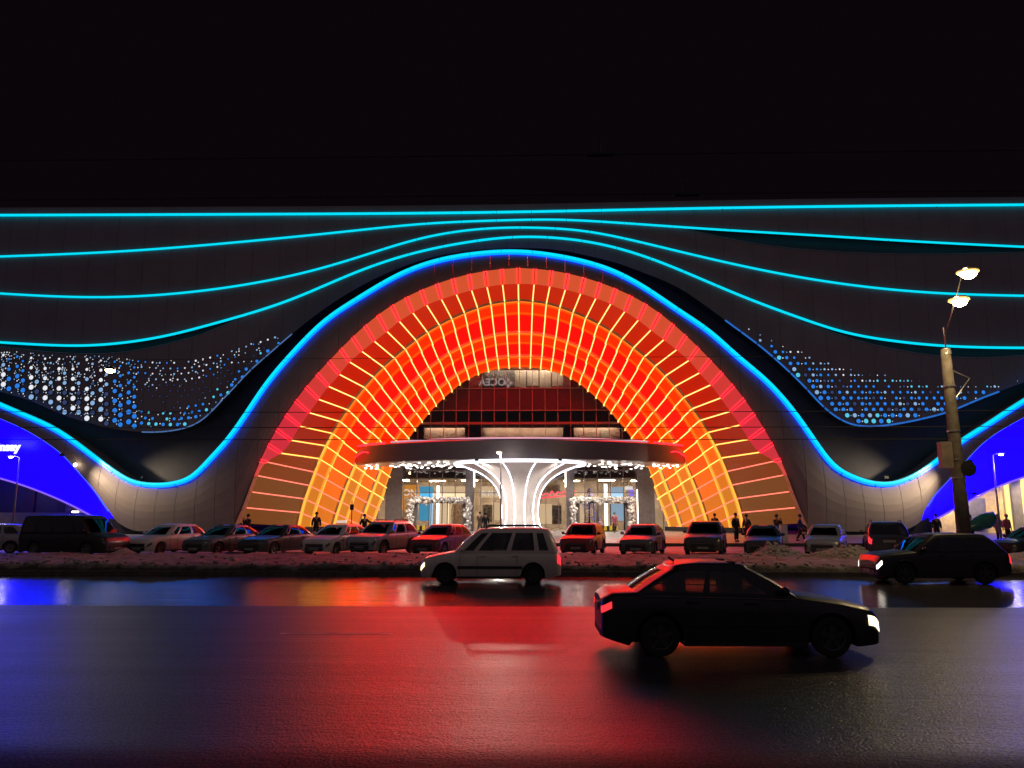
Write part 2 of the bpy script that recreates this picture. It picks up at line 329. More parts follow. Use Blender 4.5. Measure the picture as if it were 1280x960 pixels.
# verge of ploughed dirty snow
X0, X1 = -75.0, 75.0; NXV, NYV = 560, 34
def verge_h(x, y):
    e = max(0.0, min(1.0, (y-26.98)/0.30)); f = max(0.0, min(1.0, (36.0-y)/1.5))
    h = 0.33+0.07*nz(x, y, 0.35)+0.05*nz(x, y, 1.1, 3)+0.045*nz(x, y, 3.1, 7)
    h += 0.06*max(0, nz(x, 0, 0.9, 2))*math.exp(-((y-27.8)/0.7)**2)
    h *= e**0.6*(0.25+0.75*f**0.7) if y < 34.5 else (0.25+0.75*f**0.7)
    for u, Y, hh, r in ((966, 33.2, 0.30, 0.55), (980, 32.8, 0.24, 0.7), (1052, 32.6, 0.22, 0.8), (1066, 32.4, 0.24, 0.5), (1030, 32.9, 0.12, 0.7), (957, 33.0, 0.16, 0.4), (160, 35.0, 0.32, 0.5), (1265, 31.5, 0.25, 1.2)):
        mx = xat(u, Y); d2 = ((x-mx)/r)**2+((y-Y)/(0.8*r))**2
        if d2 < 6: h += hh*math.exp(-d2)*(1+0.45*nz(x, y, 2.6, 5)+0.3*nz(x, y, 6, 9))
    return max(0.0, h)+0.01
mb = MB(); ys = [26.98+(36.2-26.98)*(j/(NYV-1))**1.5 for j in range(NYV)]
mb.grid([[(x, y+0.09*nz(x, 0, 1.3)*(1 if j < 8 else 0.2), verge_h(x, y)) for j, y in enumerate(ys)] for x in frange(X1, X0, NXV)])
mb.obj('verge', snow_material('ploughed_dirty_snow', (0.26, 0.23, 0.22), (0.026, 0.018, 0.013), 0.20, 0.42), kind='structure', smooth=True)
mb = MB(); mb.grid([[(x, y, 0.03+0.02*nz(x, y, 0.8)) for y in frange(35.2, 49.1, 24)] for x in frange(75, -75, 150)])
mb.obj('parking_lot', snow_material('packed_snow', (0.42, 0.38, 0.38), (0.14, 0.12, 0.12), -0.12, 0.10, 0.8, 0.5), kind='structure', smooth=True)
def plaza_z(y): return 0.20+0.27*max(0.0, min(1.0, (y-49.2)/21.8))
mb = MB(); mb.panel([[(x, y, plaza_z(y)) for y in frange(49.25, 71.2, 8)] for x in frange(90, -90, 30)], (0, 0, -0.3))
mb.obj('plaza', mat('plaza_paving', (0.34, 0.31, 0.30), 0.35, col2=(0.22, 0.20, 0.20), scale=0.7, bump=0.15, bscale=4), kind='structure')
mb = MB()
for k in range(60): mb.box((-88.5+3*k, 49.17, 0.11), (2.99, 0.14, 0.24))
mb.obj('plaza_kerb', mat('dark_granite_kerb', (0.05, 0.045, 0.045), 0.6), kind='structure')

# ================================================================== the mall building
mall = thing('shopping_mall', 'dark mall building with flowing cyan light lines and a glowing red orange entrance arch', 'building')
c1, c2, c3, c4 = [wcurve(c, YW) for c in (L1, L2, L3, L4)]
c5 = wcurve(L5, YF+0.3); cp = wcurve(PE, YW)
t4 = wcurve(T4, YW); t2 = wcurve(T2R, YW)
def t2f(x): return min(c2(x), t2(x)) if x > xat(852, YW) else c2(x)
def t4f(x): return min(c4(x), t4(x)) if (x < xat(300, YW) or x > xat(1000, YW)) else c4(x)
def band(name, top, bot, Y, n, m, bulge=0.0, parent=mall):
    W = (XR-XL)/n
    for k in range(n):
        x0 = XL+k*W+0.012; x1 = XL+(k+1)*W-0.012; G = []
        for x in frange(x1, x0, 4):
            zt, zb = top(x), bot(x)
            if zt-zb < 0.02: zb = zt-0.02
            G.append([(x, Y-bulge*math.sin(math.pi*q), lerp(zb, zt, q)) for q in frange(0, 1, 3)])
        b = MB(); b.panel(G, (0, 0.14, 0)); b.obj(name, m, parent, smooth=False)
roof_top = lambda x: c1(x)+0.75
band('cornice_panel', roof_top, lambda x: c1(x)+0.10, YW-0.1, 36, M['clad'])
band('wall_panel', lambda x: c1(x)-0.06, lambda x: c2(x)+0.08, YW, 48, M['clad'], 0.05)
band('wall_panel', lambda x: t2f(x)-0.07, lambda x: c3(x)+0.08, YW, 48, M['clad'], 0.05)
band('wall_panel', lambda x: c3(x)-0.07, lambda x: c4(x)+0.08, YW, 48, M['clad'], 0.05)
band('wall_panel', lambda x: t4f(x)-0.07, lambda x: cp(x)+0.02, YW, 60, M['clad'], 0.0)
# wall lining behind the bands and in the deep recess over the main wave
b = MB(); b.grid([[(x, YR-0.7, c1(x)+0.6), (x, YR-0.7, cp(x)+0.6), (x, YR, cp(x)+0.5), (x, YR, c5(x)-0.6)] for x in frange(XR, XL, 240)])
b.obj('recess_wall', M['recess'], mall)
# underside of the band above the recess and the ledge behind the main wave
b = MB(); b.grid([[(x, YW+0.02, cp(x)), (x, YR, cp(x)+0.05)] for x in frange(XL, XR, 240)]); b.obj('recess_soffit', M['recess'], mall)
b = MB(); b.grid([[(x, YF+0.34, c5(x)-0.1), (x, YR, c5(x)-0.35)] for x in frange(XR, XL, 240)]); b.obj('recess_ledge', M['shell'], mall)
# roof and rear volume
b = MB(); b.grid([[(x, YW-0.1, roof_top(x)), (x, 112, roof_top(0))] for x in frange(XR, XL, 60)]); b.obj('roof', M['recess'], mall)
b = MB(); b.box((XL-0.3, 89, 12), (0.4, 46, 24.5)); b.box((XR+0.3, 89, 12), (0.4, 46, 24.5)); b.box((0, 112.3, 12), (118, 0.4, 24.5)); b.obj('rear_wall', M['clad'], mall)

def led_line(f, Y, r, m, u0=XL, u1=XR, seglen=3.0, drop=0.0):
    # metal channel with LED tubes clipped below it, one tube per segment
    ch = MB(); xs = frange(u0, u1, 260)
    ring = []
    for x in xs: ring.append([(x, Y-0.16, f(x)+0.13), (x, Y-0.16, f(x)+0.05), (x, Y+0.2, f(x)+0.05)])
    ch.grid(ring); o = ch.obj('light_strip', M['channel'], mall)
    # walk along arc length
    P = [Vector((x, Y-0.10, f(x)-drop)) for x in frange(u0, u1, 1400)]; cur = [P[0]]; acc = 0
    for i in range(1, len(P)):
        acc += (P[i]-P[i-1]).length; cur.append(P[i])
        if acc >= seglen or i == len(P)-1:
            pts = cur[::4]; 
            if pts[-1] != cur[-1]: pts.append(cur[-1])
            d = (pts[-1]-pts[0]).normalized()*0.018; pts[0] = pts[0]+d; pts[-1] = pts[-1]-d
            t = MB(); t.tube(pts, r, 6)
            if m is M['cyan_main']: t.tube([p_+Vector((0, .05, 0))+(Vector((-(pts[-1]-pts[0]).z, 0, (pts[-1]-pts[0]).x)).normalized()*-.20) for p_ in pts], .10, 6, 1)  # added tube standing for the blue halo under the main line
            t.obj('led_tube', [m, M['halo_low']], o); cur = [P[i]]; acc = 0
led_line(c1, YW-0.1, 0.125, M['cyan']); led_line(c2, YW, 0.105, M['cyan']); led_line(c3, YW, 0.105, M['cyan']); led_line(c4, YW, 0.115, M['cyan'])
led_line(c5, YF+0.22, 0.13, M['cyan_main'], seglen=2.6)
def trim(f, Y, r, x0, x1, name='edge_trim', m=None, seg=None):
    if seg is None:
        t = MB(); t.tube([(x, Y, f(x)) for x in frange(x0, x1, 80)], r, 5); t.obj(name, m or M['trim'], mall); return
    n = max(1, int(abs(x1-x0)/seg))
    for k in range(n):
        a = lerp(x0, x1, k/n)+0.04; c = lerp(x0, x1, (k+1)/n)-0.04
        t = MB(); t.tube([(x, Y, f(x)) for x in frange(a, c, 6)], r, 5); t.obj(name, m or M['trim'], mall)
M['paletrim'] = emis('pale_blue_edge_light', (0.16, 0.36, 0.85), 0.42)
M['blueedge2'] = emis('blue_edge_light', (0.03, 0.22, 0.85), 0.6)
trim(t4, YW-0.02, 0.022, XL, xat(300, YW)); trim(t4, YW-0.02, 0.022, xat(1000, YW), XR); trim(t2, YW-0.02, 0.018, xat(860, YW), XR)
trim(cp, YW-0.03, 0.055, xat(169, YW), xat(355, YW), 'edge_light', M['paletrim'], 1.1)
trim(cp, YW-0.03, 0.075, xat(917, YW), xat(1265, YW), 'edge_light', M['blueedge2'], 1.25)

# ---- lower shell (swoops round the arch and the two side arches)
OW = [at(u, v, YF) for u, v in OUT]
for p in OW: p.x = min(p.x, XC)
OW[-1].x = XC
half = [(XC-p.x, p.z) for p in OW]                       # half-width, height
so_ = Spline([-h for h, z in half], [z for h, z in half])
foot_w = half[0][0]
clo = wcurve(CLO, YF); cro = wcurve(CRO, YF)
xcl, xcr = at(*CLO[-1], YF).x, at(*CRO[0], YF).x
zbase = at(200, 664, YF).z
def shell_bot(x):
    h = abs(x-XC)
    if h < foot_w: return so_(-h)
    e = 0.0
    if x < xcl: return clo(x)
    if x > xcr: return cro(x)
    d = min(abs(x-xcl), abs(x-xcr)); return max(zbase, zbase+(clo(xcl)-zbase)*max(0, 1-d/2.2)**2)
edges = [XL]
marks = [xcl, XC-foot_w, XC+foot_w, xcr, XR]
for a in marks:
    n = max(1, round(abs(a-edges[-1])/1.55)); s0 = edges[-1]
    for k in range(1, n+1): edges.append(lerp(s0, a, k/n))
for k in range(len(edges)-1):
    x0, x1 = edges[k]+0.014, edges[k+1]-0.014; G = []
    for x in frange(x1, x0, 5):
        zt, zb = c5(x)-0.16, shell_bot(x); H = zt-zb; col = []
        for q in frange(0, 1, 7):
            outw = min(1.0, H/9.0)
            y = YF+0.30*q**2-0.9*outw*math.sin(math.pi*min(1, q*1.05))*0.5+0.25*(1-q)**3*outw
            col.append((x, y, lerp(zb, zt, q)))
        G.append(col)
    b = MB(); b.panel(G, (0, 0.16, 0)); b.obj('shell_panel', M['shell'], mall, smooth=False)
b = MB()                                                  # black plinth set back under the shell
for x0, x1 in ((xcl-1.0, XC-foot_w+0.4), (XC+foot_w-0.4, xcr+1.0)):
    b.box(((x0+x1)/2, YF+0.9, 0.6), (x1-x0, 0.5, 1.6))
b.obj('plinth', M['plinth'], mall)

# ---- blue side arches with the shops under them
def crescent(outer, inner, xs, label_side):
    fo, fi = wcurve(outer, YF+0.25), wcurve(inner, YF+1.6)
    b = MB(); G = []
    for x in xs:
        zo = fo(x)+0.05; zi = min(fi(x), zo-0.02); G.append([(x, YF+0.25+1.35*q, lerp(zo, zi, q)) for q in frange(0, 1, 4)])
    b.panel(G, (0, 0.2, 0.02)); o = b.obj('blue_arch_display', M['blue'], mall)
    e = MB(); e.tube([(x, YF+1.55, min(fi(x), fo(x))-0.03) for x in xs], 0.07, 5); e.obj('edge_strip', M['blue_edge'], o)
    e = MB(); e.tube([(x, YF+0.16, fo(x)+0.02) for x in xs], 0.035, 5); e.obj('rim_strip', M['paletrim'], o)
    return o
xtl = at(141, 655, YF+1).x; xtr = at(1155, 651, YF+1).x
cl_obj = crescent(CLO, CLI, frange(XL, xtl, 40), 'l'); cr_obj = crescent(CRO, CRI, frange(xtr, XR, 40), 'r')
for x, s in ((xcl, -1), (xcr, 1)):                        # black curved wedge where the side arch springs
    b = MB(); G = []
    for q in frange(0, 1, 8):
        xx = x-s*3.2*(1-q)+s*0.9*q; zt = 0.55+ (clo(xcl)-0.3)*q**2.2
        G.append([(xx, YF+0.75, 0.2), (xx, YF+0.75, zt)])
    if s > 0: G = G[::-1]
    b.panel(G[::-1], (0, 0.3, 0)); b.obj('arch_springing', M['plinth'], mall)
# left shopfront (dark) and right shopfront (cream)
b = MB(); b.box((xtl-20, 70.2, 4), (42, 0.3, 8.5)); b.obj('shopfront_wall', M['darkshop'], mall)
b = MB(); b.box((xtl-14.5, 65.2, 1.1), (24, 0.3, 2.0)); b.obj('low_wall', M['beigewall'], mall)
p = at(57, 634, 66.5)
o = MB().box((p.x, 69.9, p.z), (0.75, 0.06, 1.05)).obj('poster_case', mat('poster_frame', (0.35, 0.36, 0.34), 0.5), mall)
MB().box((p.x, 69.85, p.z), (0.5, 0.05, 0.8)).obj('poster', mat('poster_print', (0.03, 0.03, 0.05), 0.4, col2=(0.12, 0.11, 0.12), scale=6), o)
p = at(94, 640, 69.5); MB().box((p.x, 69.5, p.z), (0.55, 0.12, 0.16)).obj('wall_lamp', M['white_lamp'], mall)
for u, wdt in ((35, 1.0), (86, 2.2), (112, 1.4)):
    p = at(u, 640, 69.9); MB().box((p.x, 69.95, 2.6), (wdt, 0.2, 5.0)).obj('shop_door', mat('dark_shop_door', (0.06, 0.035, 0.04), 0.25), mall)
xs0 = xat(1160, 66); 
b = MB(); b.box((xs0+14, 67.2, 3.6), (30, 0.3, 7.2)); b.obj('shopfront_wall', M['yellowwall'], mall)
p0, p1 = at(1207, 620, 66.8), at(1234, 660, 66.8)
sh = MB().box(((p0.x+p1.x)/2, 66.96, 1.75), (p1.x-p0.x+0.2, 0.12, 3.1)).obj('roller_shutter', M['shutter'], mall)
for k in range(11): MB().box(((p0.x+p1.x)/2, 66.88, 0.4+0.27*k), (p1.x-p0.x, 0.07, 0.2)).obj('slat', M['shutter'], sh)
for u, wd, mm in ((1262, 0.35, 'lit'), (1271, 0.8, 'dark'), (1284, 1.2, 'glow')):
    x = xat(u, 66.8)
    if mm == 'dark': MB().box((x, 66.8, 3.5), (wd, 0.5, 7)).obj('pilaster', M['greypanel'], mall)
    elif mm == 'lit': MB().box((x, 66.9, 3.2), (wd, 0.2, 5.2)).obj('light_panel', emis('yellow_light_panel', (1.0, 0.78, 0.25), 1.0), mall)
    else: MB().box((x, 66.9, 3.7), (wd, 0.2, 3.4)).obj('lit_window', emis('yellow_lit_window', (1.0, 0.85, 0.22), 1.0), mall)
# floodlights that wash the cream wall and the shells, each on a bracket
def flood(p, aim, energy, col=(1.0, 0.78, 0.5), size=R(120), blend=0.8, name='floodlight', vis=True):
    p = Vector(p); aim = Vector(aim); o = MB().box(p, (0.34, 0.16, 0.2)).obj(name, M['blackmetal'], mall)
    if vis:
        d = (aim-p).normalized(); MB().sphere(p+d*0.16, 0.09, 8, 5).obj('lens', M['flood'], o)
    l = bpy.data.lights.new('flood_lamp', 'SPOT'); l.energy = energy; l.color = col; l.spot_size = size; l.spot_blend = blend; l.shadow_soft_size = 0.15
    lo = bpy.data.objects.new('flood_lamp', l); COL.objects.link(lo); d = (aim-p).normalized(); lo.location = p+d*0.3
    lo.rotation_euler = d.to_track_quat('-Z', 'Y').to_euler(); lo.parent = o
    return o
p = at(94, 581, YF-0.4); flood(p+Vector((0.4, -2.6, 0.6)), p+Vector((5.5, 1.6, -3.0)), 2400, vis=False, size=R(84), blend=1.0); MB().sphere(p, .13, 8, 5).obj('lens', M['flood'], mall)
p = at(1190, 585, YF-0.4); flood(p+Vector((0, -2.6, 0.4)), p+Vector((-6.0, 1.6, -2.4)), 2800, vis=False, size=R(84), blend=1.0)
for u, v in ((176, 603), (1108, 602)):
    p = at(u, v, 63.6); flood(p+Vector((0, 0, 0.35)), p+Vector((0, 1.3, 1.6)), 12, vis=False, size=R(150))
flood((xs0+9, 62.2, 6.2), (xs0+12, 67, 2.5), 5000, (1.0, 0.80, 0.40), R(140), vis=False)
flood((xs0+2.5, 63.4, 3.6), (xs0+5, 67, 1.5), 1800, (1.0, 0.80, 0.40), R(150), vis=False)
flood((xtl-14, 62.5, 5.2), (xtl-14, 66, 1.0), 160, (1.0, 0.72, 0.4), R(140), vis=False)

# ---- perforated screen: round holes with light behind them
def holes(side):
    b = MB(); rnd = random.Random(5 if side == 'l' else 9)
    names = ['dotblue', 'dotpale', 'dotwhite', 'dotdim', 'dotcyan', 'blackmetal']; seen = []
    def dot(u, v, rpx, mi):
        for a, c, rr in seen[-60:]:
            if (a-u)**2+(c-v)**2 < (rr+rpx)**2*0.8: return
        seen.append((u, v, rpx)); p = at(u, v, YW); r = 0.88*rpx*YW/960; n = 10 if rpx > 1.6 else 6
        ring = [(p.x+r*math.cos(2*math.pi*k/n), YW-0.035, p.z+r*math.sin(2*math.pi*k/n)) for k in range(n)]
        b.add(ring, [tuple(range(n))], mi)
        R2 = r*1.22+0.01
        o1 = [(p.x+R2*math.cos(2*math.pi*k/n), YW-0.06, p.z+R2*math.sin(2*math.pi*k/n)) for k in range(n)]
        i1 = [(q[0], YW-0.06, q[2]) for q in ring]; o2 = [(q[0], YW+0.01, q[2]) for q in o1]
        vs = ring+i1+o1+o2; fs = []
        for k in range(n):
            k2 = (k+1) % n; fs += [(k, k2, n+k2, n+k), (n+k, n+k2, 2*n+k2, 2*n+k), (2*n+k, 2*n+k2, 3*n+k2, 3*n+k)]
        b.add(vs, fs, 5)
    if side == 'r':
        top = Spline([925, 974, 1001, 1020, 1057, 1086, 1133, 1171, 1218, 1273, 1320], [409, 434, 441, 450, 464, 469, 476, 482, 485, 476, 466])
        low = Spline(*zip(*PE)); j = 0; v = 404
        while v < 536:
            u = 917+(4.7 if j % 2 else 0)
            while u < 1330:
                lo = low(u)-4.5; tp = top(u)
                if tp-3 < v < lo:
                    f = (v-tp)/max(6, lo-tp); r = 1.5+2.0*f+0.25*rnd.random()
                    edge = f < 0.16
                    q = rnd.random()
                    mi = (2 if q < 0.3 else 1) if edge and u < 1090 else (4 if edge else (0 if q < 0.62 else 1 if q < 0.72 else 3))
                    if f > 0.82 and q > 0.75: mi = 4
                    if r > 1.5 and rnd.random() < 0.93: dot(u, v, r*0.92 if mi != 2 else 1.5, mi)
                    if rnd.random() < 0.6: dot(u+4.7, v+0.4, 0.75+0.3*rnd.random(), 2 if rnd.random() < 0.35 else 1 if rnd.random() < .6 else 3)
                u += 9.45
            v += 7.2; j += 1
    else:
        low = Spline(*zip(*PE)); top = Spline([-60, 0, 50, 120, 175, 245, 300, 350], [434, 440, 445, 447, 452, 451, 436, 420])
        for cidx in range(-3, 10):
            u0 = 8+cidx*17.4; kind = 'b' if cidx in (0.0, 1, 8, 9) else 'w'
            if cidx == 0: kind = 'm'
            v = top(u0)+3; j = 0
            while v < low(u0)-3:
                f = (v-top(u0))/(low(u0)-top(u0)); big = 1.6+2.0*min(1, f*1.6)+0.4*rnd.random()
                for du, dv, sub in ((-3.4, 0, 0), (3.6, 5.4, 1)):
                    if v+dv > low(u0+du)-3.5: continue
                    r = big*(1.0 if sub == 0 else 0.95)
                    mi = 0 if (kind == 'b' or (kind == 'm' and sub)) else ((2 if rnd.random() < 0.75 else 1) if sub == 0 else (1 if rnd.random() < 0.5 else 3))
                    dot(u0+du, v+dv, r, mi)
                v += 12.2; j += 1
            for _ in range(70):
                u = u0+rnd.uniform(-7.2, 7.2); v = rnd.uniform(top(u0)-3, low(u)-3)
                dot(u, v, rnd.uniform(0.7, 1.25), 2 if rnd.random() < 0.6 else 1)
        u = 173; i = 0
        while u < 352:
            v = top(u); j = 0; lo = low(u)-4.5
            while v < lo:
                f = (v-top(u))/max(8, lo-top(u))
                off = 4.3 if j % 2 else 0
                if f < 0.34: r, mi, pr = 1.5+0.5*rnd.random(), (2 if rnd.random() < 0.35 else 1 if rnd.random() < .6 else 0), 0.9
                elif f < 0.72: r, mi, pr = 1.5, 3, 0.6
                else: r, mi, pr = 2.1+1.3*(f-0.72)/0.28, (0 if rnd.random() < 0.75 else 4), 0.85
                if rnd.random() < pr: dot(u+off, v, r*0.82, mi)
                if f < 0.4 or f > 0.7:
                    for _ in range(2):
                        if rnd.random() < 0.45: dot(u+rnd.uniform(-4, 8), min(lo+1, v+rnd.uniform(-3, 4)), rnd.uniform(0.7, 1.1), 2 if rnd.random() < .6 else 1)
                v += 7.0; j += 1
            u += 9.0; i += 1
    b.obj('perforation', [M[q] for q in names], mall, kind='stuff')
holes('l'); holes('r')

# ================================================================== entrance arch
portal = MB().tube([(XC+s*h, YF+0.5, z+0.25) for s in (1,) for h, z in half]+[(XC-h, YF+0.5, z+0.25) for h, z in half[::-1]][1:], 0.12, 5).obj('arch_portal', M['blackmetal'], mall)
NB = 23; NK = 20.0
def arccurve(px, Y, knot, dY=0.0):
    """half curve as a function of the bay number (0 at the crown, NK at `knot`)"""
    YY = [Y+dY*(max(0, 370-abs(u-649)) if False else min(1, max(0, abs(u-649)-30)/240)**1.6) for u, v in px]
    W = [at(u, v, y) for (u, v), y in zip(px, YY)][::-1]; W[0].x = XC
    H = [Vector((max(0, XC-p.x), 0, p.z)) for p in W]
    # densify with splines over chord length
    s = [0.0]
    for i in range(1, len(H)): s.append(s[-1]+(H[i]-H[i-1]).length)
    hx, hz = Spline(s, [h.x for h in H]), Spline(s, [h.z for h in H]); hy = Spline(s, YY[::-1])
    kp = at(*knot, Y+dY*min(1, max(0, abs(knot[0]-649)-30)/240)**1.6); kh = Vector((XC-kp.x, 0, kp.z)); best = min(frange(0, s[-1], 400), key=lambda q: (Vector((hx(q), 0, hz(q)))-kh).length)
    def f(n):
        q = abs(n)/NK*best
        return Vector((XC-math.copysign(1, n)*hx(q) if n else XC, hy(q) if dY else Y, hz(q)))
    return f
cO = arccurve(OUT, YF-0.02, (326, 576)); cF = arccurve(FIN, YF+0.45, (334, 578)); cM = arccurve(MID, YF+1.7, (391, 590), 2.4); cB = arccurve(BAK, YB, (474, 637))
def inward(n, d):
    a, c = cB(n-0.3), cB(n+0.3); t = (c-a).normalized(); v = Vector((-t.z, 0, t.x))
    if v.dot(Vector((XC, 0, 2))-cB(n)) < 0: v = -v
    return v*d
RIBS = [(0.0, 0.18), (0.44, 0.60), (0.79, 0.955)]; RH = 0.20
def tun(n, u, off=0.0): return lerp(cM(n), cB(n), u)+inward(n, off)
def clampz(p): return Vector((p.x, p.y, max(p.z, plaza_z(p.y)-0.05)))
def quad(f, n0, n1, u0, u1, nn=3, nu=2):
    return [[clampz(f(lerp(n0, n1, i/nn), lerp(u0, u1, j/nu))) for j in range(nu+1)] for i in range(nn+1)]
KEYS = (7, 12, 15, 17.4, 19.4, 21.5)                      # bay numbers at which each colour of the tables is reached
RIMC = [(0.64, 0.085, 0.028), (0.62, 0.062, 0.030), (0.60, 0.036, 0.034), (0.58, 0.024, 0.042), (0.58, 0.03, 0.045), (0.5, 0.08, 0.05)]  # light on the rim painted as emission, bay by bay
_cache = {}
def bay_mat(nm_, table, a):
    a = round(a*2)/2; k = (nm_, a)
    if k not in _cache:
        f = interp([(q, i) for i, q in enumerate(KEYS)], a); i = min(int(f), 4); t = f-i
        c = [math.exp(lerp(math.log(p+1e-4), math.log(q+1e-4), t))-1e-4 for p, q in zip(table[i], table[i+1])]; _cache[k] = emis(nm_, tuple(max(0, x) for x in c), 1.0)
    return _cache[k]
def interp(pts, x):
    if x <= pts[0][0]: return pts[0][1]
    for (a, p), (c, q) in zip(pts, pts[1:]):
        if x <= c: return lerp(p, q, (x-a)/(c-a))
    return pts[-1][1]
lit_u = [(0.185, 0.435, 0), (0.605, 0.785, 1.5)]
g = 0.018
for k in range(-NB-1, NB+1):
    n0, n1 = k+g, k+1-g; nm = k+0.5
    if min(cF(n0).z, cF(n1).z) < 0.1 and max(cF(n0).z, cF(n1).z) < 0.3: continue
    bk = -inward(nm, 0.12)
    if abs(nm) < 20.6: MB().panel([[lerp(cO(lerp(n0, n1, i/3)), cF(lerp(n0, n1, i/3)), j/2) for j in range(3)] for i in range(4)], (0, 0.1, 0)).obj('rim_panel', bay_mat('painted_rim_glow', RIMC, abs(nm)), portal)
    else:
        MB().panel([[clampz(lerp(cO(lerp(n0, n1, i/3)), cF(lerp(n0, n1, i/3)), j/2)) for j in range(3)] for i in range(4)], (0, 0.1, 0)).obj('rim_panel', M['archclad'], portal)
    MB().panel(quad(lambda n, u: lerp(cF(n), cM(n), u), n0, n1, 0, 1), bk).obj('front_panel', bay_mat('painted_front_wash', FRONTC, abs(nm)), portal)
    if max(tun(n0, 0.5).z, tun(n1, 0.5).z) < 0.2: continue
    for (a, b_) in RIBS:
        e = 0.2*(b_-a); prof = [(a, 0.0), (a, RH), (a+e, RH*1.06), (b_-e, RH*1.06), (b_, RH), (b_, 0.0)]
        G = [[clampz(tun(lerp(n0, n1, i/3), u, o)) for u, o in prof] for i in range(4)]
        pb_ = MB().panel(G, bk); pb_.m[:15] = [0, 2, 1, 2, 0]*3; li = abs(nm)+1.5*(a > 0.1)+1.0*(a > .6)
        pb_.obj('rib_panel', [M['ribclad'], bay_mat('painted_rib_wash', RIBC, li), bay_mat('painted_rib_edge_glow', EDGEC, li)], portal)
    for (a, b_, v) in lit_u:
        MB().panel(quad(lambda n, u: tun(n, u, 0.02), n0, n1, a, b_), bk).obj('lit_panel', bay_mat('backlit_panel', LIT, abs(nm)+v), portal)
    MB().panel(quad(lambda n, u: tun(n, u, 0.02), n0, n1, 0.96, 1.0), bk).obj('end_panel', M['ribclad'], portal)
# LED lines along every joint, following the ribs
for k in range(-NB, NB+1):
    f, mm = cF(k), cM(k)
    pts = [f+inward(k, 0.05), mm+inward(k, 0.05)]
    for (a, b_) in RIBS:
        pts += [tun(k, a, 0.07), tun(k, a+0.003, RH+0.06), tun(k, b_-0.003, RH+0.09), tun(k, b_, 0.09)]
    pts.append(tun(k, 1.0, 0.07)); ok = []
    for p in pts:
        if p.z < plaza_z(p.y)+0.02: break
        ok.append(p)
    if len(ok) >= 2: MB().tube(ok, 0.052, 5).obj('led_line', M['yellow_led'] if abs(k) < 17 else M['amber_hi'] if abs(k) < 20 else M['pink_led'], portal)
    if abs(k) <= 20:
        o_, i_ = cO(k), cF(k); d = (cO(k+0.5)-cO(k-0.5)).normalized()*0.11
        for s in (-1, 1): MB().tube([o_+Vector((0, -0.06, 0))+d*s, i_+Vector((0, -0.06, 0))+d*s*0.8], 0.036, 4).obj('rim_led', M['red_led'], portal)
# cove lights at the rib edges
for (a, b_) in RIBS:
    for u, off in ((a+0.004, RH+0.03), (b_+0.006, 0.10)):
        for n0, n1, m in ((-24, -17, 'amber'), (-17, -12, 'orange_led'), (-12, 12, 'orange_led'), (12, 17, 'orange_led'), (17, 24, 'amber')):
            pts = [tun(n, u, off) for n in frange(n0, n1, int((n1-n0)*3))]; pts = [p for p in pts if p.z > plaza_z(p.y)]
            MB().tube(pts, 0.05 if m == 'orange_led' else 0.10, 5).obj('cove_light', M[m], portal)
# dark plinth at the feet of the tunnel
for s in (-1, 1):
    pts = [lerp(cM(s*21.5), cB(s*21.5), q) for q in (0, 0.5, 1)]
    b = MB(); G = []
    for q in frange(-0.05, 1, 6):
        x = XC+s*lerp(XC-cM(21).x if False else abs(cM(21.5).x-XC), abs(cB(21.5).x-XC), q)-s*0.25; y = lerp(cM(21.5).y, YB, q)
        G.append([(x, y, 0.1), (x, y, 0.85)])
    b.panel(G if s > 0 else G[::-1], (s*0.3, 0, 0)); b.obj('tunnel_plinth', M['plinth'], portal)

# ---- canopy
p_top = at(650, 549, 60.6).z; p_bot = at(650, 574, 60.6).z
yc, rad = 60.6+18.0, 18.0
def arcpt(a, r=rad): return (XC+r*math.sin(a), yc-r*math.cos(a))
AMX = math.asin(15.4/18.0)
canopy = MB()
A = frange(-AMX, AMX, 48)
canopy.grid([[(*arcpt(a, rad-0.25), p_top+0.05), (*arcpt(a), p_top-0.05), (*arcpt(a, rad+0.01), (p_top+p_bot)/2), (*arcpt(a), p_bot+0.06), (*arcpt(a, rad-0.2), p_bot)] for a in A][::-1])
canopy = smooth_by_angle(canopy.obj('canopy', M['canopy'], mall), 30)
b = MB()
for z, m in ((p_bot, 0), (p_top+0.05, 1)):
    b.grid([[(arcpt(a, rad-0.2)[0], arcpt(a, rad-0.2)[1], z), (arcpt(a)[0], 71.0, z)] for a in A][::(-1 if m else 1)], m)
b.obj('canopy_deck', [M['soffit'], M['canopy']], canopy)
b = MB(); b.tube([(*arcpt(a, rad+0.03), p_top+0.10) for a in frange(-AMX*0.62, AMX*0.62, 40)], 0.07, 5); b.obj('rim_light', emis('pale_violet_rim_light', (0.75, 0.45, 0.62), 0.7), canopy)
for s in (-1, 1):
    pts = [(*arcpt(s*a, rad+0.03), p_top+0.08) for a in frange(AMX*0.66, AMX, 20)]
    MB().tube(pts, 0.08, 5).obj('rim_light', M['red_led'], canopy)
    MB().tube([(*arcpt(s*a, rad+0.12), lerp(p_bot, p_top, 0.5)+0.25*math.sin((a-AMX*0.75)*22)) for a in frange(AMX*0.78, AMX*0.99, 14)], 0.05, 5).obj('rim_light', M['red_led'], canopy)
rnd = random.Random(3); spot_me = MB().lathe([(0.001, -0.07), (0.1, -0.06), (0.12, 0.0)], 8).mesh('spot', M['spot'])
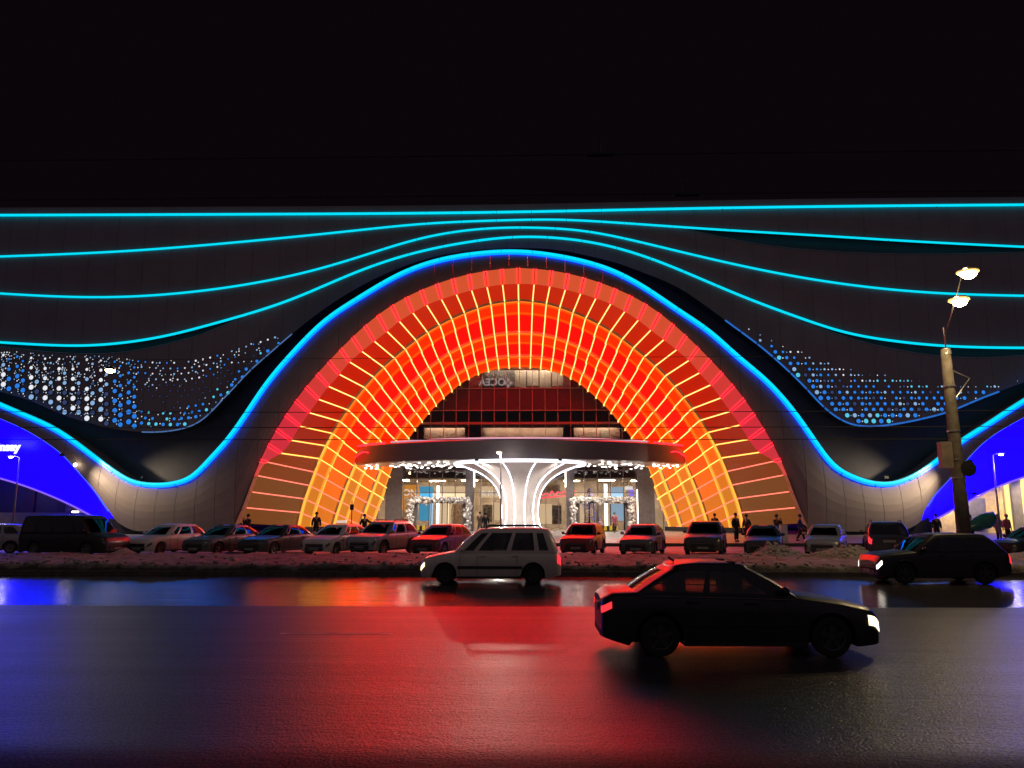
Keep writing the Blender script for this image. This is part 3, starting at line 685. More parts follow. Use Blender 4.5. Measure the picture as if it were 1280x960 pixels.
for s in (-1, 1):
    for i in range(56):
        a = rnd.uniform(0.33, AMX*0.97) if i > 14 else rnd.uniform(0.72, AMX*0.98)
        r_ = rad-(0.4+abs(rnd.gauss(0, 1.2))) if i % 2 else rad-rnd.uniform(3.2, 6.5)
        x, y = arcpt(s*a, r_)
        if y > 70: continue
        o = link('soffit_spot', spot_me, canopy); o.location = (x, y, p_bot-0.02-0.25*rnd.random())
for x, y in ((-9.5, 66.5), (-4.8, 68.0), (4.8, 68.0), (9.5, 66.5), (-7.5, 64.2), (7.5, 64.2), (0, 69.2)):
    dl = MB().lathe([(0.16, 0.0), (0.16, -0.10), (0.12, -0.12), (0.001, -0.11)], 10, (XC+x, y, p_bot-0.01)).obj('downlight', M['spot'], canopy)
    l = bpy.data.lights.new('downlight_lamp', 'SPOT'); l.energy = 1200; l.color = (1.0, 0.86, 0.70); l.spot_size = R(150); l.spot_blend = 0.7; l.shadow_soft_size = 0.12
    lo = bpy.data.objects.new('downlight_lamp', l); COL.objects.link(lo); lo.location = (XC+x, y, p_bot-0.2); lo.parent = dl
for x in (-3.3, 3.3):  # two added spots, only there to brighten the column
    cl_ = MB().box((XC+x, 61.0, p_bot-0.06), (0.3, 0.3, 0.12)).obj('added_spot_box', M['blackmetal'], canopy)
    l = bpy.data.lights.new('column_fill_spot', 'SPOT'); l.energy = 2600; l.color = (1.0, 0.9, 0.82); l.spot_size = R(70); l.spot_blend = 0.8; l.shadow_soft_size = 0.1
    lo = bpy.data.objects.new('column_fill_spot', l); COL.objects.link(lo); lo.location = (XC+x, 61.0, p_bot-0.2); lo.parent = cl_
    lo.rotation_euler = (Vector((0.0, 65.2, 3.2))-lo.location).to_track_quat('-Z', 'Y').to_euler()
# ---- tulip column
tul = Vector((at(650, 640, 65.5).x, 65.5, plaza_z(65.5)))
ztop = p_bot-0.05; Hc = ztop-tul.z
cprof = [(2.55, 0), (2.5, 0.10), (1.95, 0.35), (1.68, 0.75), (1.56, 1.3), (1.55, 2.0), (1.64, 2.75), (1.88, 3.5), (2.35, 4.2), (3.15, 4.85), (4.2, 5.35), (5.3, 5.75), (5.45, 5.85)]
cprof = [(r, h*Hc/5.85) for r, h in cprof]; rs = Spline([h for r, h in cprof], [r for r, h in cprof])
col = thing('tulip_column', 'white flared column with glowing light lines holding up the entrance canopy', 'column', tul)
b = MB(); b.lathe([(rs(h), h) for h in frange(0, Hc, 26)], 48); b.obj('shaft', M['column'], col, smooth=True)
for k in range(12):
    q = 2*math.pi*(k+0.5)/12; tw = 0.0
    pts = [((rs(h)+0.02)*math.cos(q), (rs(h)+0.02)*math.sin(q), h) for h in frange(0.15, Hc*0.985, 18)]
    MB().tube(pts, 0.042, 5).obj('light_line', M['white_led'], col)
b = MB(); b.tube([(5.5*math.cos(2*math.pi*k/48), 5.5*math.sin(2*math.pi*k/48), Hc-0.08) for k in range(49)], 0.13, 6, caps=False); b.obj('crown_ring', emis('crown_ring_light', (0.9, 0.9, 1.0), 2.6), col)

# ---- curtain wall
gw = 1.19; YG = 71.35; xg0 = XC-12*gw-0.02; cw = MB().box((XC, YG+0.35, 15.6), (30, 0.5, 0.3)).obj('curtain_wall', M['mullion'], mall)
ZR = [at(650, v, YG).z for v in (664, 616, 588, 553, 529, 513, 485.5, 456)]
zr = [0.47, ZR[1], ZR[2], p_top-0.4, ZR[4], ZR[5], ZR[6], 15.4]
for i in range(25): MB().box((xg0+i*gw, YG, (zr[3]+15.5)/2), (0.07, 0.14, 15.5-zr[3])).obj('mullion', M['mullion'], cw)
for i in range(25): MB().box((xg0+i*gw, YG, (zr[0]+zr[3])/2), (0.07, 0.14, zr[3]-zr[0]-0.01)).obj('mullion', M['mullion'], cw)
for j in range(1, 8): MB().box((XC, YG-0.01, zr[j]), (24*gw, 0.16, 0.08 if j != 4 else 0.22)).obj('transom', M['mullion'], cw)
for i in range(24):
    xm = xg0+(i+0.5)*gw; um = i-12
    for j in range(7):
        if j == 5 or (j == 6 and um in (-6, -5, 4, 5)): m = M['darkglass']
        else: m = M['glass']
        if j in (0, 1) and (abs(um+0.5) > 9.2): continue
        if j == 0 and (-8 <= um <= -5 or 4 <= um <= 7): continue        # the doorways
        MB().box((xm, YG+0.01, (zr[j]+zr[j+1])/2), (gw-0.08, 0.03, zr[j+1]-zr[j]-0.09)).obj('glass_pane', m, cw)
for u in (492, 587, 713, 808):                             # grey piers
    x = xat(u, 70.9); wd = 1.2 if 560 < u < 740 else 1.5
    MB().box((x, 70.95, (0.45+p_bot)/2), (wd*0.62 if 560 < u < 740 else wd, 0.5, p_bot-0.5)).obj('pier', M['greypanel'], cw)
    if 560 < u < 740: MB().box((x+(0.42 if u < 650 else -0.42), 70.6, p_bot-1.0), (0.08, 0.08, 1.7)).obj('pier_light', M['spot'], cw)
# interiors
it = MB(); it.box((XC, 78.5, 3.3), (30, 0.2, 6.6)); it.obj('inner_wall', M['inwall'], cw)
MB().box((XC, 75.0, 0.42), (30, 7.2, 0.08)).obj('inner_floor', M['infloor'], cw)
MB().box((XC, 75.0, p_bot-1.0), (30, 6.8, 0.1)).obj('inner_ceiling', M['inwall'], cw)
for s in (-1, 1): MB().box((XC+s*15, 75, 8), (0.2, 7, 16)).obj('inner_wall', M['recess'], cw)
for i in range(8):
    MB().box((XC-11.5+i*3.3, 74.5+(i % 2)*1.4, p_bot-1.10), (1.5, 0.3, 0.06)).obj('ceiling_light', M['inlight'], cw)
for z in (p_top-0.3, ZR[4]+0.02, ZR[6]-0.1):
    MB().box((XC, 74.9, z), (29.6, 6.6, 0.25)).obj('floor_slab', M['recess'], cw)
MB().box((XC, 77.9, 11.5), (30, 0.2, 9)).obj('inner_wall', mat('upper_hall_wall', (0.16, 0.10, 0.10), 0.6), cw)
def inpanel(u0, v0, u1, v1, Y, m, name, th=0.12, parent=cw):
    a, c = at(u0, v0, Y), at(u1, v1, Y)
    return MB().box(((a.x+c.x)/2, Y, (a.z+c.z)/2), (abs(c.x-a.x), th, abs(a.z-c.z))).obj(name, m, parent)
M['whiteboard'] = mat('white_display_board', (0.7, 0.66, 0.58), 0.6)
M['pinkboard'] = mat('pinkish_shop_board', (0.5, 0.36, 0.3), 0.6, col2=(0.38, 0.26, 0.22), scale=0.8)
M['greyboard'] = mat('grey_sign_board', (0.30, 0.28, 0.30), 0.5)
brd = inpanel(602, 457, 643, 485, 72.3, M['greyboard'], 'sign_board')
for i in range(4): inpanel(643.5+15.5*i, 457, 657.5+15.5*i, 482 if i % 2 else 485, 72.5+0.15*(i % 2), M['whiteboard'], 'display_board')
inpanel(530, 531, 581, 550, 72.4, M['pinkboard'], 'display_board'); inpanel(603, 532, 704, 550, 72.6, M['pinkboard'], 'display_board'); inpanel(717, 531, 775, 550, 72.4, M['pinkboard'], 'display_board')
inpanel(752, 537, 763, 550, 72.2, M['whiteboard'], 'display_board')
for u0, u1, v in ((602, 705, 453), (532, 580, 532.8), (606, 702, 532.8), (718, 772, 532.8)):
    a, c = at(u0, v, 71.95), at(u1, v, 71.95)
    if v > 500: MB().box(((a.x+c.x)/2, 71.55, at(640, 531.2, 71.55).z), (c.x-a.x+0.6, 0.08, 0.5)).obj('strip_hiding_beam', M['mullion'], cw)  # beam added to hide the light strip behind it
    MB().box(((a.x+c.x)/2, 71.95, a.z), (c.x-a.x, 0.1, 0.08)).obj('ceiling_light', emis('dim_ceiling_light', (1.0, 0.8, 0.55), 32.0 if v > 500 else 110.0), cw)
def text_mesh(s, size, m, name, parent, loc, rot=(R(90), 0, 0), mirror=False, bold=0.0, ext=0.03, fit=None):
    cu = bpy.data.curves.new('lettering', 'FONT'); cu.body = s; cu.size = size; cu.extrude = ext; cu.offset = bold; cu.align_x = 'CENTER'; cu.align_y = 'CENTER'
    t = bpy.data.objects.new('lettering', cu); COL.objects.link(t); dg = bpy.context.evaluated_depsgraph_get()
    me = bpy.data.meshes.new_from_object(t.evaluated_get(dg)); bpy.data.objects.remove(t); me.materials.clear(); me.materials.append(m)
    if fit:
        w0 = max(v.co.x for v in me.vertices)-min(v.co.x for v in me.vertices); k = fit/w0
        me.transform(Matrix.Diagonal((k, 1, 1, 1)))
    if mirror: me.transform(Matrix.Diagonal((-1, 1, 1, 1))); me.flip_normals()
    me.transform(Matrix.Translation(loc) @ Matrix.Rotation(rot[2], 4, 'Z') @ Matrix.Rotation(rot[0], 4, 'X'))
    return link(name, me, parent)
p = at(616, 478, 72.2); text_mesh('OCEA', 0.95, emis('pale_sign_letters', (0.6, 0.5, 0.5), 0.9), 'sign_letters', brd, (p.x-0.05, 72.215, p.z), mirror=True, bold=0.01)
p = at(635, 478.5, 72.2)
for dx, dz in ((0, 0.28), (0, -0.28), (0.28, 0), (-0.28, 0)):
    s_ = 0.2; MB().add([(p.x+dx+a*s_, 72.18, p.z+dz+c*s_) for a, c in ((0, -1), (1, 0), (0, 1), (-1, 0))]+[(p.x+dx+a*s_, 72.22, p.z+dz+c*s_) for a, c in ((0, -1), (1, 0), (0, 1), (-1, 0))],
        [(0, 1, 2, 3), (7, 6, 5, 4), (0, 4, 5, 1), (1, 5, 6, 2), (2, 6, 7, 3), (3, 7, 4, 0)]).obj('logo_diamond', emis('pale_logo', (0.6, 0.5, 0.5), 0.9), brd)
# ground-floor shop fronts and screens behind the glass
o = inpanel(504, 606, 523, 622, 72.6, M['orangesign'], 'lit_sign'); p = at(512.5, 616, 72.5); text_mesh('ON', 0.85, M['whitetext'], 'sign_letters', o, (p.x, 72.5, p.z))
inpanel(525, 608, 541, 622, 72.4, M['cyanscreen'], 'display_screen'); inpanel(524, 630, 535.5, 651, 72.0, M['cyanscreen'], 'display_screen'); inpanel(536.5, 629, 541, 660, 72.3, M['palescreen'], 'display_screen')
inpanel(503, 622, 506, 638, 72.6, M['orangesign'], 'lit_sign')
inpanel(546, 607, 548.5, 660, 72.0, M['spot'], 'light_column')
inpanel(550, 608, 581, 621, 74.0, M['shopglow'], 'lit_shop_front'); inpanel(546, 629, 563, 658, 74.0, M['shopglow'], 'lit_shop_front'); inpanel(566, 630, 580, 658, 75.0, mat('shelving_goods', (0.25, 0.14, 0.08), 0.7, col2=(0.6, 0.45, 0.3), scale=5), 'shop_shelving')
o = inpanel(602, 608, 626, 622, 74.0, M['shopglow'], 'lit_shop_front'); p = at(613, 617, 73.8); text_mesh('R M P', 0.75, M['whitetext'], 'sign_letters', o, (p.x, 73.85, p.z))
inpanel(604, 631, 615, 652, 74.5, mat('doorway_goods', (0.12, 0.1, 0.09), 0.6, col2=(0.5, 0.42, 0.3), scale=4), 'shop_shelving'); inpanel(617, 628, 628, 650, 74.5, M['shopglow'], 'lit_shop_front')
inpanel(668, 630, 690, 655, 74.5, M['shopglow'], 'lit_shop_front'); inpanel(672, 606, 700, 616, 74.5, mat('tan_shop_fascia', (0.55, 0.42, 0.28), 0.6), 'shop_fascia')
inpanel(690, 632, 702, 655, 74.2, mat('grey_shop_goods', (0.3, 0.28, 0.26), 0.6, col2=(0.08, 0.07, 0.07), scale=4), 'shop_shelving')
inpanel(755, 605, 760, 660, 72.2, M['spot'], 'light_column'); inpanel(764, 609, 780, 621, 72.4, M['palescreen'], 'display_screen'); inpanel(764, 630, 780, 651, 72.0, M['palescreen'], 'display_screen')
inpanel(786, 609, 792, 621, 73.0, M['violetlights'], 'display_screen'); inpanel(781, 608, 791, 612, 72.6, M['whitetext'], 'light_bar'); inpanel(722, 630, 730, 658, 74, M['shopglow'], 'lit_shop_front'); inpanel(741, 630, 753, 658, 75.2, M['inwall'], 'shop_front')
inpanel(796, 612, 798, 655, 71.0, M['spot'], 'pier_light'); inpanel(500.5, 606, 502, 652, 71.0, M['spot'], 'pier_light')
p0, p1 = at(666, 622, 71.05), at(720, 617, 71.05)            # red script sign
pts = []
for q in frange(0, 1, 60): pts.append((lerp(p0.x, p1.x, q), 71.02, lerp(p0.z, p1.z, q)+0.22+0.22*math.sin(q*46)*(0.55+0.45*math.sin(q*17))))
sg = MB().tube([(lerp(p0.x, p1.x, q), 71.02, lerp(p0.z, p1.z, q)-0.1) for q in frange(0, 1, 8)], 0.06, 5).obj('red_script_sign', M['redtext'], cw)
MB().tube(pts, 0.05, 5).obj('script_tube', M['redtext'], sg)
for s, (ua, ub) in ((-1, (519, 580)), (1, (722, 783))):
    a, c = at(ua, 628, 71.2), at(ub, 628, 71.2); d = MB().box(((a.x+c.x)/2, 71.2, a.z+0.08), (c.x-a.x+0.3, 0.45, 0.28)).obj('entrance_door', M['blackmetal'], cw)
    for q in (0, 0.33, 0.66, 1.0):
        if q in (0.33, 0.66): MB().box((lerp(a.x, c.x, q), 71.15, (a.z+0.5)/2), (0.09, 0.12, a.z-0.5)).obj('door_stile', M['blackmetal'], d)
        else: MB().box((lerp(a.x, c.x, q), 71.15, (a.z+0.5)/2), (0.32, 0.4, a.z-0.45)).obj('door_post', M['greypanel'], d)
    for q in (0.165, 0.5, 0.835): MB().box((lerp(a.x, c.x, q), 71.16, (a.z+0.5)/2), ((c.x-a.x)*0.33-0.2, 0.03, a.z-0.55)).obj('door_pane', M['glass'], d)
# Christmas tree with violet lights behind the right-hand doors
p = at(737, 655, 73.4); xt = thing('christmas_tree', 'dark Christmas tree with violet fairy lights inside the right hand doors', 'christmas tree', (p.x, 73.4, 0.47))
MB().tube([(0, 0, 0), (0, 0, 3.6)], [0.1, 0.03], 6).obj('trunk', M['blackmetal'], xt)
b = MB(); rnd = random.Random(11); b2 = MB()
for i in range(420):
    h = rnd.uniform(0.4, 3.9); r_ = (4.0-h)*0.3*math.sqrt(rnd.random()); q = rnd.uniform(0, 6.28); c = Vector((r_*math.cos(q), r_*math.sin(q), h)); d = Vector((math.cos(q), math.sin(q), -0.3))*0.22
    sd = Vector((-math.sin(q), math.cos(q), 0.2))*0.05; b.add([c-sd, c+d, c+sd], [(0, 1, 2)])
    if i % 4 == 0: b2.sphere(c+d*0.8, 0.04, 5, 3)
b.obj('foliage', mat('fir_needles', (0.02, 0.05, 0.05), 0.8), xt, kind='stuff'); b2.obj('fairy_lights', M['violetlights'], xt, kind='stuff')
# balloon garlands
for nm, (ua, ub), side in (('l', (513, 585), 'left'), ('r', (716, 789), 'right')):
    a, c = at(ua, 625, 70.5), at(ub, 625, 70.5); gl = thing('balloon_garland', f'white balloon garland framing the {side} entrance door', 'balloon garland', ((a.x+c.x)/2, 70.5, plaza_z(70.5)), 0, 'balloon garlands round the entrance doors')
    b = MB(); rnd = random.Random(21 if nm == 'l' else 22); w_ = (c.x-a.x)/2; zt = a.z-plaza_z(70.5); path = [(-w_, q) for q in frange(0.1, zt, 16)]+[(q, zt) for q in frange(-w_, w_, 30)]+[(w_, zt-q) for q in frange(0, zt-0.1, 16)]
    for x, z in path:
        for _ in range(4): b.sphere((x+rnd.gauss(0, 0.13), rnd.gauss(0, 0.13), z+rnd.gauss(0, 0.13)), rnd.uniform(0.09, 0.18), 8, 5)
    b.obj('balloon_cluster', M['balloon'], gl, smooth=True, kind='stuff')
    MB().tube([(x, 0.05, z) for x, z in path], 0.05, 5).obj('frame', M['greymetal'], gl)
p = at(-1, 558, YF-0.1)
tm = text_mesh('sinsay', 1.5, M['whitetext'], 'sign_letters', cl_obj, (0, 0, 0), bold=0.035, ext=0.06)
xs_ = [v.co.x for v in tm.data.vertices]; zs_ = [v.co.z for v in tm.data.vertices]; pr = at(25.5, 560, YF-0.15); pn = at(-1.5, 560, YF-0.15)
kk = 1.16*(pr.x-pn.x)/(max(xs_)-min(xs_))*1.12
tm.data.transform(Matrix.Diagonal((kk, 1, kk, 1))); tm.data.transform(Matrix.Translation((pr.x-max(xs_)*kk, YF-0.15, at(10, 559, YF).z)))
# ================================================================== PART 2 FOLLOWS
# ================================================================== vehicles
def paint(name, col, dirt=0.5, rough=0.3, metal=0.0):
    m = bpy.data.materials.new(name); m.use_nodes = True; n = m.node_tree; b = n.nodes['Principled BSDF']; L = n.links.new
    tc = n.nodes.new('ShaderNodeTexCoord'); sp = n.nodes.new('ShaderNodeSeparateXYZ'); L(tc.outputs['Object'], sp.inputs[0])
    no = n.nodes.new('ShaderNodeTexNoise'); no.inputs['Scale'].default_value = 3.5; no.inputs['Detail'].default_value = 7; L(tc.outputs['Object'], no.inputs[0])
    ad = n.nodes.new('ShaderNodeMath'); ad.operation = 'MULTIPLY_ADD'; L(no.outputs['Fac'], ad.inputs[0]); ad.inputs[1].default_value = -0.5; L(sp.outputs[2], ad.inputs[2])
    rp = n.nodes.new('ShaderNodeMapRange'); L(ad.outputs[0], rp.inputs[0]); rp.inputs[1].default_value = 0.0; rp.inputs[2].default_value = 0.6; rp.inputs[3].default_value = dirt; rp.inputs[4].default_value = dirt*0.12
    cm = n.nodes.new('ShaderNodeMix'); cm.data_type = 'RGBA'; cm.inputs[6].default_value = (*col, 1); cm.inputs[7].default_value = (0.09, 0.08, 0.07, 1)
    L(rp.outputs[0], cm.inputs[0]); L(cm.outputs[2], b.inputs['Base Color'])
    b.inputs['Specular IOR Level'].default_value = 0.4 if max(col) < .01 else 0.5
    b.inputs['Metallic'].default_value = metal; b.inputs['Coat Weight'].default_value = 0.15 if max(col) < .01 else 0.5; b.inputs['Coat Roughness'].default_value = 0.16
    r2 = n.nodes.new('ShaderNodeMapRange'); L(rp.outputs[0], r2.inputs[0]); r2.inputs[3].default_value = rough; r2.inputs[4].default_value = 0.75; L(r2.outputs[0], b.inputs['Roughness'])
    return m
M['carglass'] = glassmat('car_window_glass', (0.42, 0.42, 0.42), 0.02, ior=1.6)
M['tintglass'] = glassmat('tinted_window_glass', (0.06, 0.06, 0.06), 0.02, ior=1.55)
M['rubber'] = mat('tyre_rubber', (0.018, 0.018, 0.018), 0.85)
M['rim'] = mat('alloy_rim', (0.22, 0.22, 0.23), 0.4, 0.7, col2=(0.08, 0.075, 0.07), scale=8)
M['darkrim'] = mat('dirty_steel_rim', (0.05, 0.05, 0.05), 0.5, 0.4)
M['plastic'] = mat('black_plastic', (0.015, 0.015, 0.016), 0.6)
M['seat'] = mat('dark_seat_fabric', (0.02, 0.02, 0.022), 0.9)
M['lampoff'] = mat('headlamp_glass', (0.10, 0.10, 0.11), 0.12, 0.3)
M['lampon'] = emis('headlamp_lit', (1.0, 0.80, 0.48), 3.2)
M['lamponw'] = emis('headlamp_lit_white', (1.0, 0.90, 0.75), 4.5)
M['tailoff'] = mat('tail_lamp_glass', (0.25, 0.01, 0.012), 0.15)
M['tailon'] = emis('tail_lamp_lit', (1.0, 0.03, 0.04), 1.6)
M['plate'] = mat('number_plate', (0.2, 0.2, 0.2), 0.4)
M['chrome'] = mat('chrome_trim', (0.6, 0.6, 0.62), 0.15, 1.0)
def interp(pts, x):
    if x <= pts[0][0]: return pts[0][1]
    for (a, p), (c, q) in zip(pts, pts[1:]):
        if x <= c:
            t = (x-a)/(c-a); return lerp(p, q, t)
    return pts[-1][1]
TYPES = {
 'sedan': dict(L=4.45, W=1.76, H=1.46, wb=2.74, wr=0.315, top=[(-2.22, .86), (-2.05, .96), (-1.35, .985), (0, .955), (.95, .93), (1.6, .84), (2.1, .73), (2.22, .62)], cowl=.98, rf=.22, rr=-1.02, deck=-1.72, belt_in=.93, roof_in=.70, doors=(.30, -.62)),
 'hatch': dict(L=4.1, W=1.73, H=1.50, wb=2.56, wr=0.305, top=[(-2.05, .80), (-1.9, .98), (-1.0, .99), (0, .96), (.85, .96), (1.5, .86), (1.95, .74), (2.05, .62)], cowl=1.0, rf=.22, rr=-1.35, deck=-1.93, belt_in=.94, roof_in=.72, doors=(.22, -.68)),
 'suv': dict(L=4.45, W=1.84, H=1.66, wb=2.65, wr=0.35, top=[(-2.2, .92), (-2.08, 1.07), (-1.0, 1.07), (0, 1.04), (1.0, 1.05), (1.7, .98), (2.1, .88), (2.22, .7)], cowl=1.02, rf=.32, rr=-1.55, deck=-2.08, belt_in=.94, roof_in=.75, doors=(.25, -.70)),
 'minivan': dict(L=4.47, W=1.75, H=1.76, wb=2.82, wr=0.31, top=[(-2.23, .85), (-2.14, 1.0), (-1.2, 1.0), (0, .99), (1.05, 1.0), (1.7, .89), (2.12, .78), (2.24, .62)], cowl=1.20, rf=.42, rr=-1.88, deck=-2.15, belt_in=.95, roof_in=.79, doors=(.40, -.62, -1.42)),
 'van': dict(L=5.0, W=1.95, H=1.98, wb=3.0, wr=0.34, top=[(-2.49, .95), (-2.44, 1.12), (-1.2, 1.12), (0, 1.12), (1.45, 1.13), (2.1, 1.02), (2.4, .90), (2.5, .7)], cowl=1.68, rf=.98, rr=-2.28, deck=-2.42, belt_in=.97, roof_in=.84, doors=(.55, -.55, -1.6)),
}
def car(kind, loc, heading, label, cat, paint_m, group=None, name='parked_car', lamps=False, tails=False, glass='carglass', lampm=None, rails=False, moulding=False, detail=True, hl_=(5.2, 2.2, 5.4, 6.8), scale=1.0, cladding=False, rimm='rim', plate=True):
    T = TYPES[kind]; L_, W_, H_, wb, wr = T['L'], T['W'], T['H'], T['wb'], T['wr']; hw = W_/2; hl = L_/2
    root = thing(name, label, cat, loc, heading, group); root.scale = (scale,)*3
    ra = wr+0.065; wz = wr; fx, rx_ = wb/2+0.06, -wb/2+0.06; fx -= 0.02
    sill = 0.17 if kind in ('sedan', 'hatch', 'minivan') else 0.24
    # stations along the body
    RX = 0.42
    st = []                                                # (x, yscale, z_top, z_bottom)
    top = T['top']
    for i in range(8):
        a = math.pi/2*(1-i/8); x = -hl+RX*(1-math.sin(a)); st.append((x, 1-0.26*(1-math.cos(a))**1.3, interp(top, x), sill+0.12*math.sin(a)))
    xs = set(round(q, 3) for q in frange(-hl+RX, hl-RX, 26))
    for cx in (fx, rx_):
        for i in range(13): xs.add(round(cx-ra*math.cos(math.pi*i/12), 3))
    xs = sorted(xs)
    for x in xs:
        if -hl+RX <= x <= hl-RX: st.append((x, 1.0-0.015*(x/hl)**2, interp(top, x), sill))
    for i in range(1, 9):
        a = math.pi/2*i/8; x = hl-RX*(1-math.sin(a)); st.append((x, 1-0.30*(1-math.cos(a))**1.3, interp(top, x), sill+0.04*math.sin(a)))
    def arch_z(x):
        for cx in (fx, rx_):
            if abs(x-cx) < ra: return wz+math.sqrt(max(0, ra*ra-(x-cx)**2))
        return 0.0
    def section(s):
        x, ys, zt, zb = s; w_ = hw*ys; cr = 0.035
        raw = [(0, zt+cr), (.35, zt+cr*.9), (.65, zt+cr*.55), (.85, zt+cr*.1), (.935, zt-.03), (.972, zt-.085), (.992, zt-.16), (1.0, zt-.26), (.998, lerp(zt, zb, .52)), (.992, lerp(zt, zb, .7)), (.985, lerp(zt, zb, .86)), (.96, zb), (.62, zb+.0), (0, zb)]
        az = arch_z(x); outp = []
        for j, (yf, z) in enumerate(raw):
            if j >= 7: z = max(z, az)
            outp.append(Vector((x, w_*yf, z)))
        return outp
    S = [section(s) for s in st]; NJ = len(S[0])
    # full section loops (left side then mirrored right)
    loops = [p+[Vector((q.x, -q.y, q.z)) for q in p[-2:0:-1]] for p in S]
    b = MB(); n = len(loops[0])
    for lp in loops: b.v += [tuple(p) for p in lp]
    for i in range(len(loops)-1):
        for k in range(n): b.f.append((i*n+k, i*n+(k+1) % n, (i+1)*n+(k+1) % n, (i+1)*n+k)); b.m.append(0)
    b.f.append(tuple(range(n))); b.m.append(0); b.f.append(tuple((len(loops)-1)*n+k for k in range(n-1, -1, -1))); b.m.append(0)
    body = b.obj('body', paint_m, root, fixn=True); smooth_by_angle(body, 32)
    # patches that hug the body
    def hug(i0, i1, j0, j1, side, off, m, nm, parent=root, hi=1.0, nj=4):
        G = []
        ni = max(2, int(math.ceil(i1-i0))*2)
        for q in frange(i0, i1, ni):
            i = min(int(q), len(S)-2); t = q-i; row = []
            for r_ in frange(j0, j1, nj):
                j = min(int(r_), NJ-2); s_ = r_-j
                p = lerp(lerp(S[i][j], S[i][j+1], s_), lerp(S[i+1][j], S[i+1][j+1], s_), t)
                a_ = lerp(S[i][j], S[i+1][j], t); 
                du = (S[i+1][j]-S[i][j]); dv = (S[i][j+1]-S[i][j]); nn = du.cross(dv)
                if nn.length > 1e-8: nn.normalize()
                if nn.y < 0 or (abs(nn.y) < 0.02 and nn.x*p.x < 0): nn = -nn
                p = p+nn*off; row.append(Vector((p.x, p.y*side, p.z)))
            G.append(row)
        g_ = MB(); ctr = Vector((0, 0, 0.5)); g_.panel(G, (0, -side*off*1.2, 0)); return smooth_by_angle(g_.obj(nm, m, parent, fixn=True), 40)
    NS = len(S); lm = (lampm or (M['lampon'] if lamps else M['lampoff'])); tm_ = M['tailon'] if tails else M['tailoff']
    for sd in (1, -1):
        hug(NS-hl_[0], NS-hl_[1], hl_[2], hl_[3], sd, 0.012, lm, 'headlight')
        hug(*((0.8, 4.6, 5.2, 6.4) if kind == 'sedan' else (1.0, 4.2, 5.0, 6.9) if kind == 'hatch' else (1.2, 4.0, 4.6, 7.7)), sd, 0.012, tm_, 'taillight')
    # front and rear faces
    fz = interp(top, hl); fw = hw*0.70
    g_ = MB()
    G = [[(hl+0.012, y, z) for z in (fz-.06, fz-.20)] for y in frange(-fw*.82, fw*.82, 6)]; g_.panel(G, (-0.03, 0, 0)); grl = g_.obj('grille', M['plastic'], root, fixn=True)
    if detail:
        for q in (.1, .155): MB().box((hl+0.018, 0, fz-q), (0.012, fw*1.5, 0.014)).obj('slat', M['chrome'] if q < .12 else M['plastic'], grl)
    MB().box((hl+0.006, 0, sill+.13), (0.03, fw*1.7, 0.14)).obj('lower_intake', M['plastic'], root)
    if plate:
        MB().box((hl+0.03, 0, fz-.30), (0.02, 0.52, 0.11)).obj('number_plate', M['plate'], root)
        MB().box((-hl-0.018, 0, interp(top, -hl)-.14), (0.02, 0.52, 0.11)).obj('number_plate', M['plate'], root)
    MB().box((-hl+0.02, 0, sill+.16), (0.06, hw*1.3, 0.10)).obj('rear_diffuser', M['plastic'], root)
    # underbody
    MB().box((0.03, 0, 0.32), (L_*0.86, hw*1.25, 0.28)).obj('underbody', M['plastic'], root)
    for cx in (fx, rx_): MB().box((cx, 0, (0.24+wz+ra)/2), (ra*2.3, hw*1.32, wz+ra-0.18)).obj('wheel_well', M['plastic'], root)
    # greenhouse from two rounded rings
    def ring(xa, xd, w_, r_, zf, bow):
        P = []
        def corner(cx, cy, a0): 
            for i in range(4): a = a0+math.pi/2*i/3; P.append([cx+r_*math.cos(a), cy+r_*math.sin(a)])
        # start at front right going counter-clockwise: front edge
        NFn, NSd = 8, 20
        for i in range(NFn+1): y = lerp(-(w_-r_), w_-r_, i/NFn); P.append([xa+bow*(1-(y/(w_-r_))**2), y])
        c0 = len(P)
        for i in range(1, 4): a = math.pi/2*i/4; P.append([xa-r_+r_*math.cos(a), w_-r_+r_*math.sin(a)])
        for i in range(NSd+1): P.append([lerp(xa-r_, xd+r_, i/NSd), w_])
        for i in range(1, 4): a = math.pi/2+math.pi/2*i/4; P.append([xd+r_+r_*math.cos(a), w_-r_+r_*math.sin(a)])
        for i in range(NFn+1): y = lerp(w_-r_, -(w_-r_), i/NFn); P.append([xd-bow*.7*(1-(y/(w_-r_))**2), y])
        for i in range(1, 4): a = math.pi+math.pi/2*i/4; P.append([xd+r_+r_*math.cos(a), -(w_-r_)+r_*math.sin(a)])
        for i in range(NSd+1): P.append([lerp(xd+r_, xa-r_, i/NSd), -w_])
        for i in range(1, 4): a = 1.5*math.pi+math.pi/2*i/4; P.append([xa-r_+r_*math.cos(a), -(w_-r_)+r_*math.sin(a)])
        return [Vector((x, y, zf(x))) for x, y in P]
    B0 = ring(T['cowl'], T['deck'], hw*T['belt_in'], .13, lambda x: interp(top, x)-0.035, .10)
    zroof = H_-0.075
    T0 = ring(T['rf'], T['rr'], hw*T['roof_in'], .14, lambda x: zroof-0.05*max(0, abs(x-(T['rf']+T['rr'])/2)/(T['rf']-T['rr'])*2-0.55), .05)
    NR = len(B0); hs = [0, .06, .10, .5, .86, .93, 1.0]
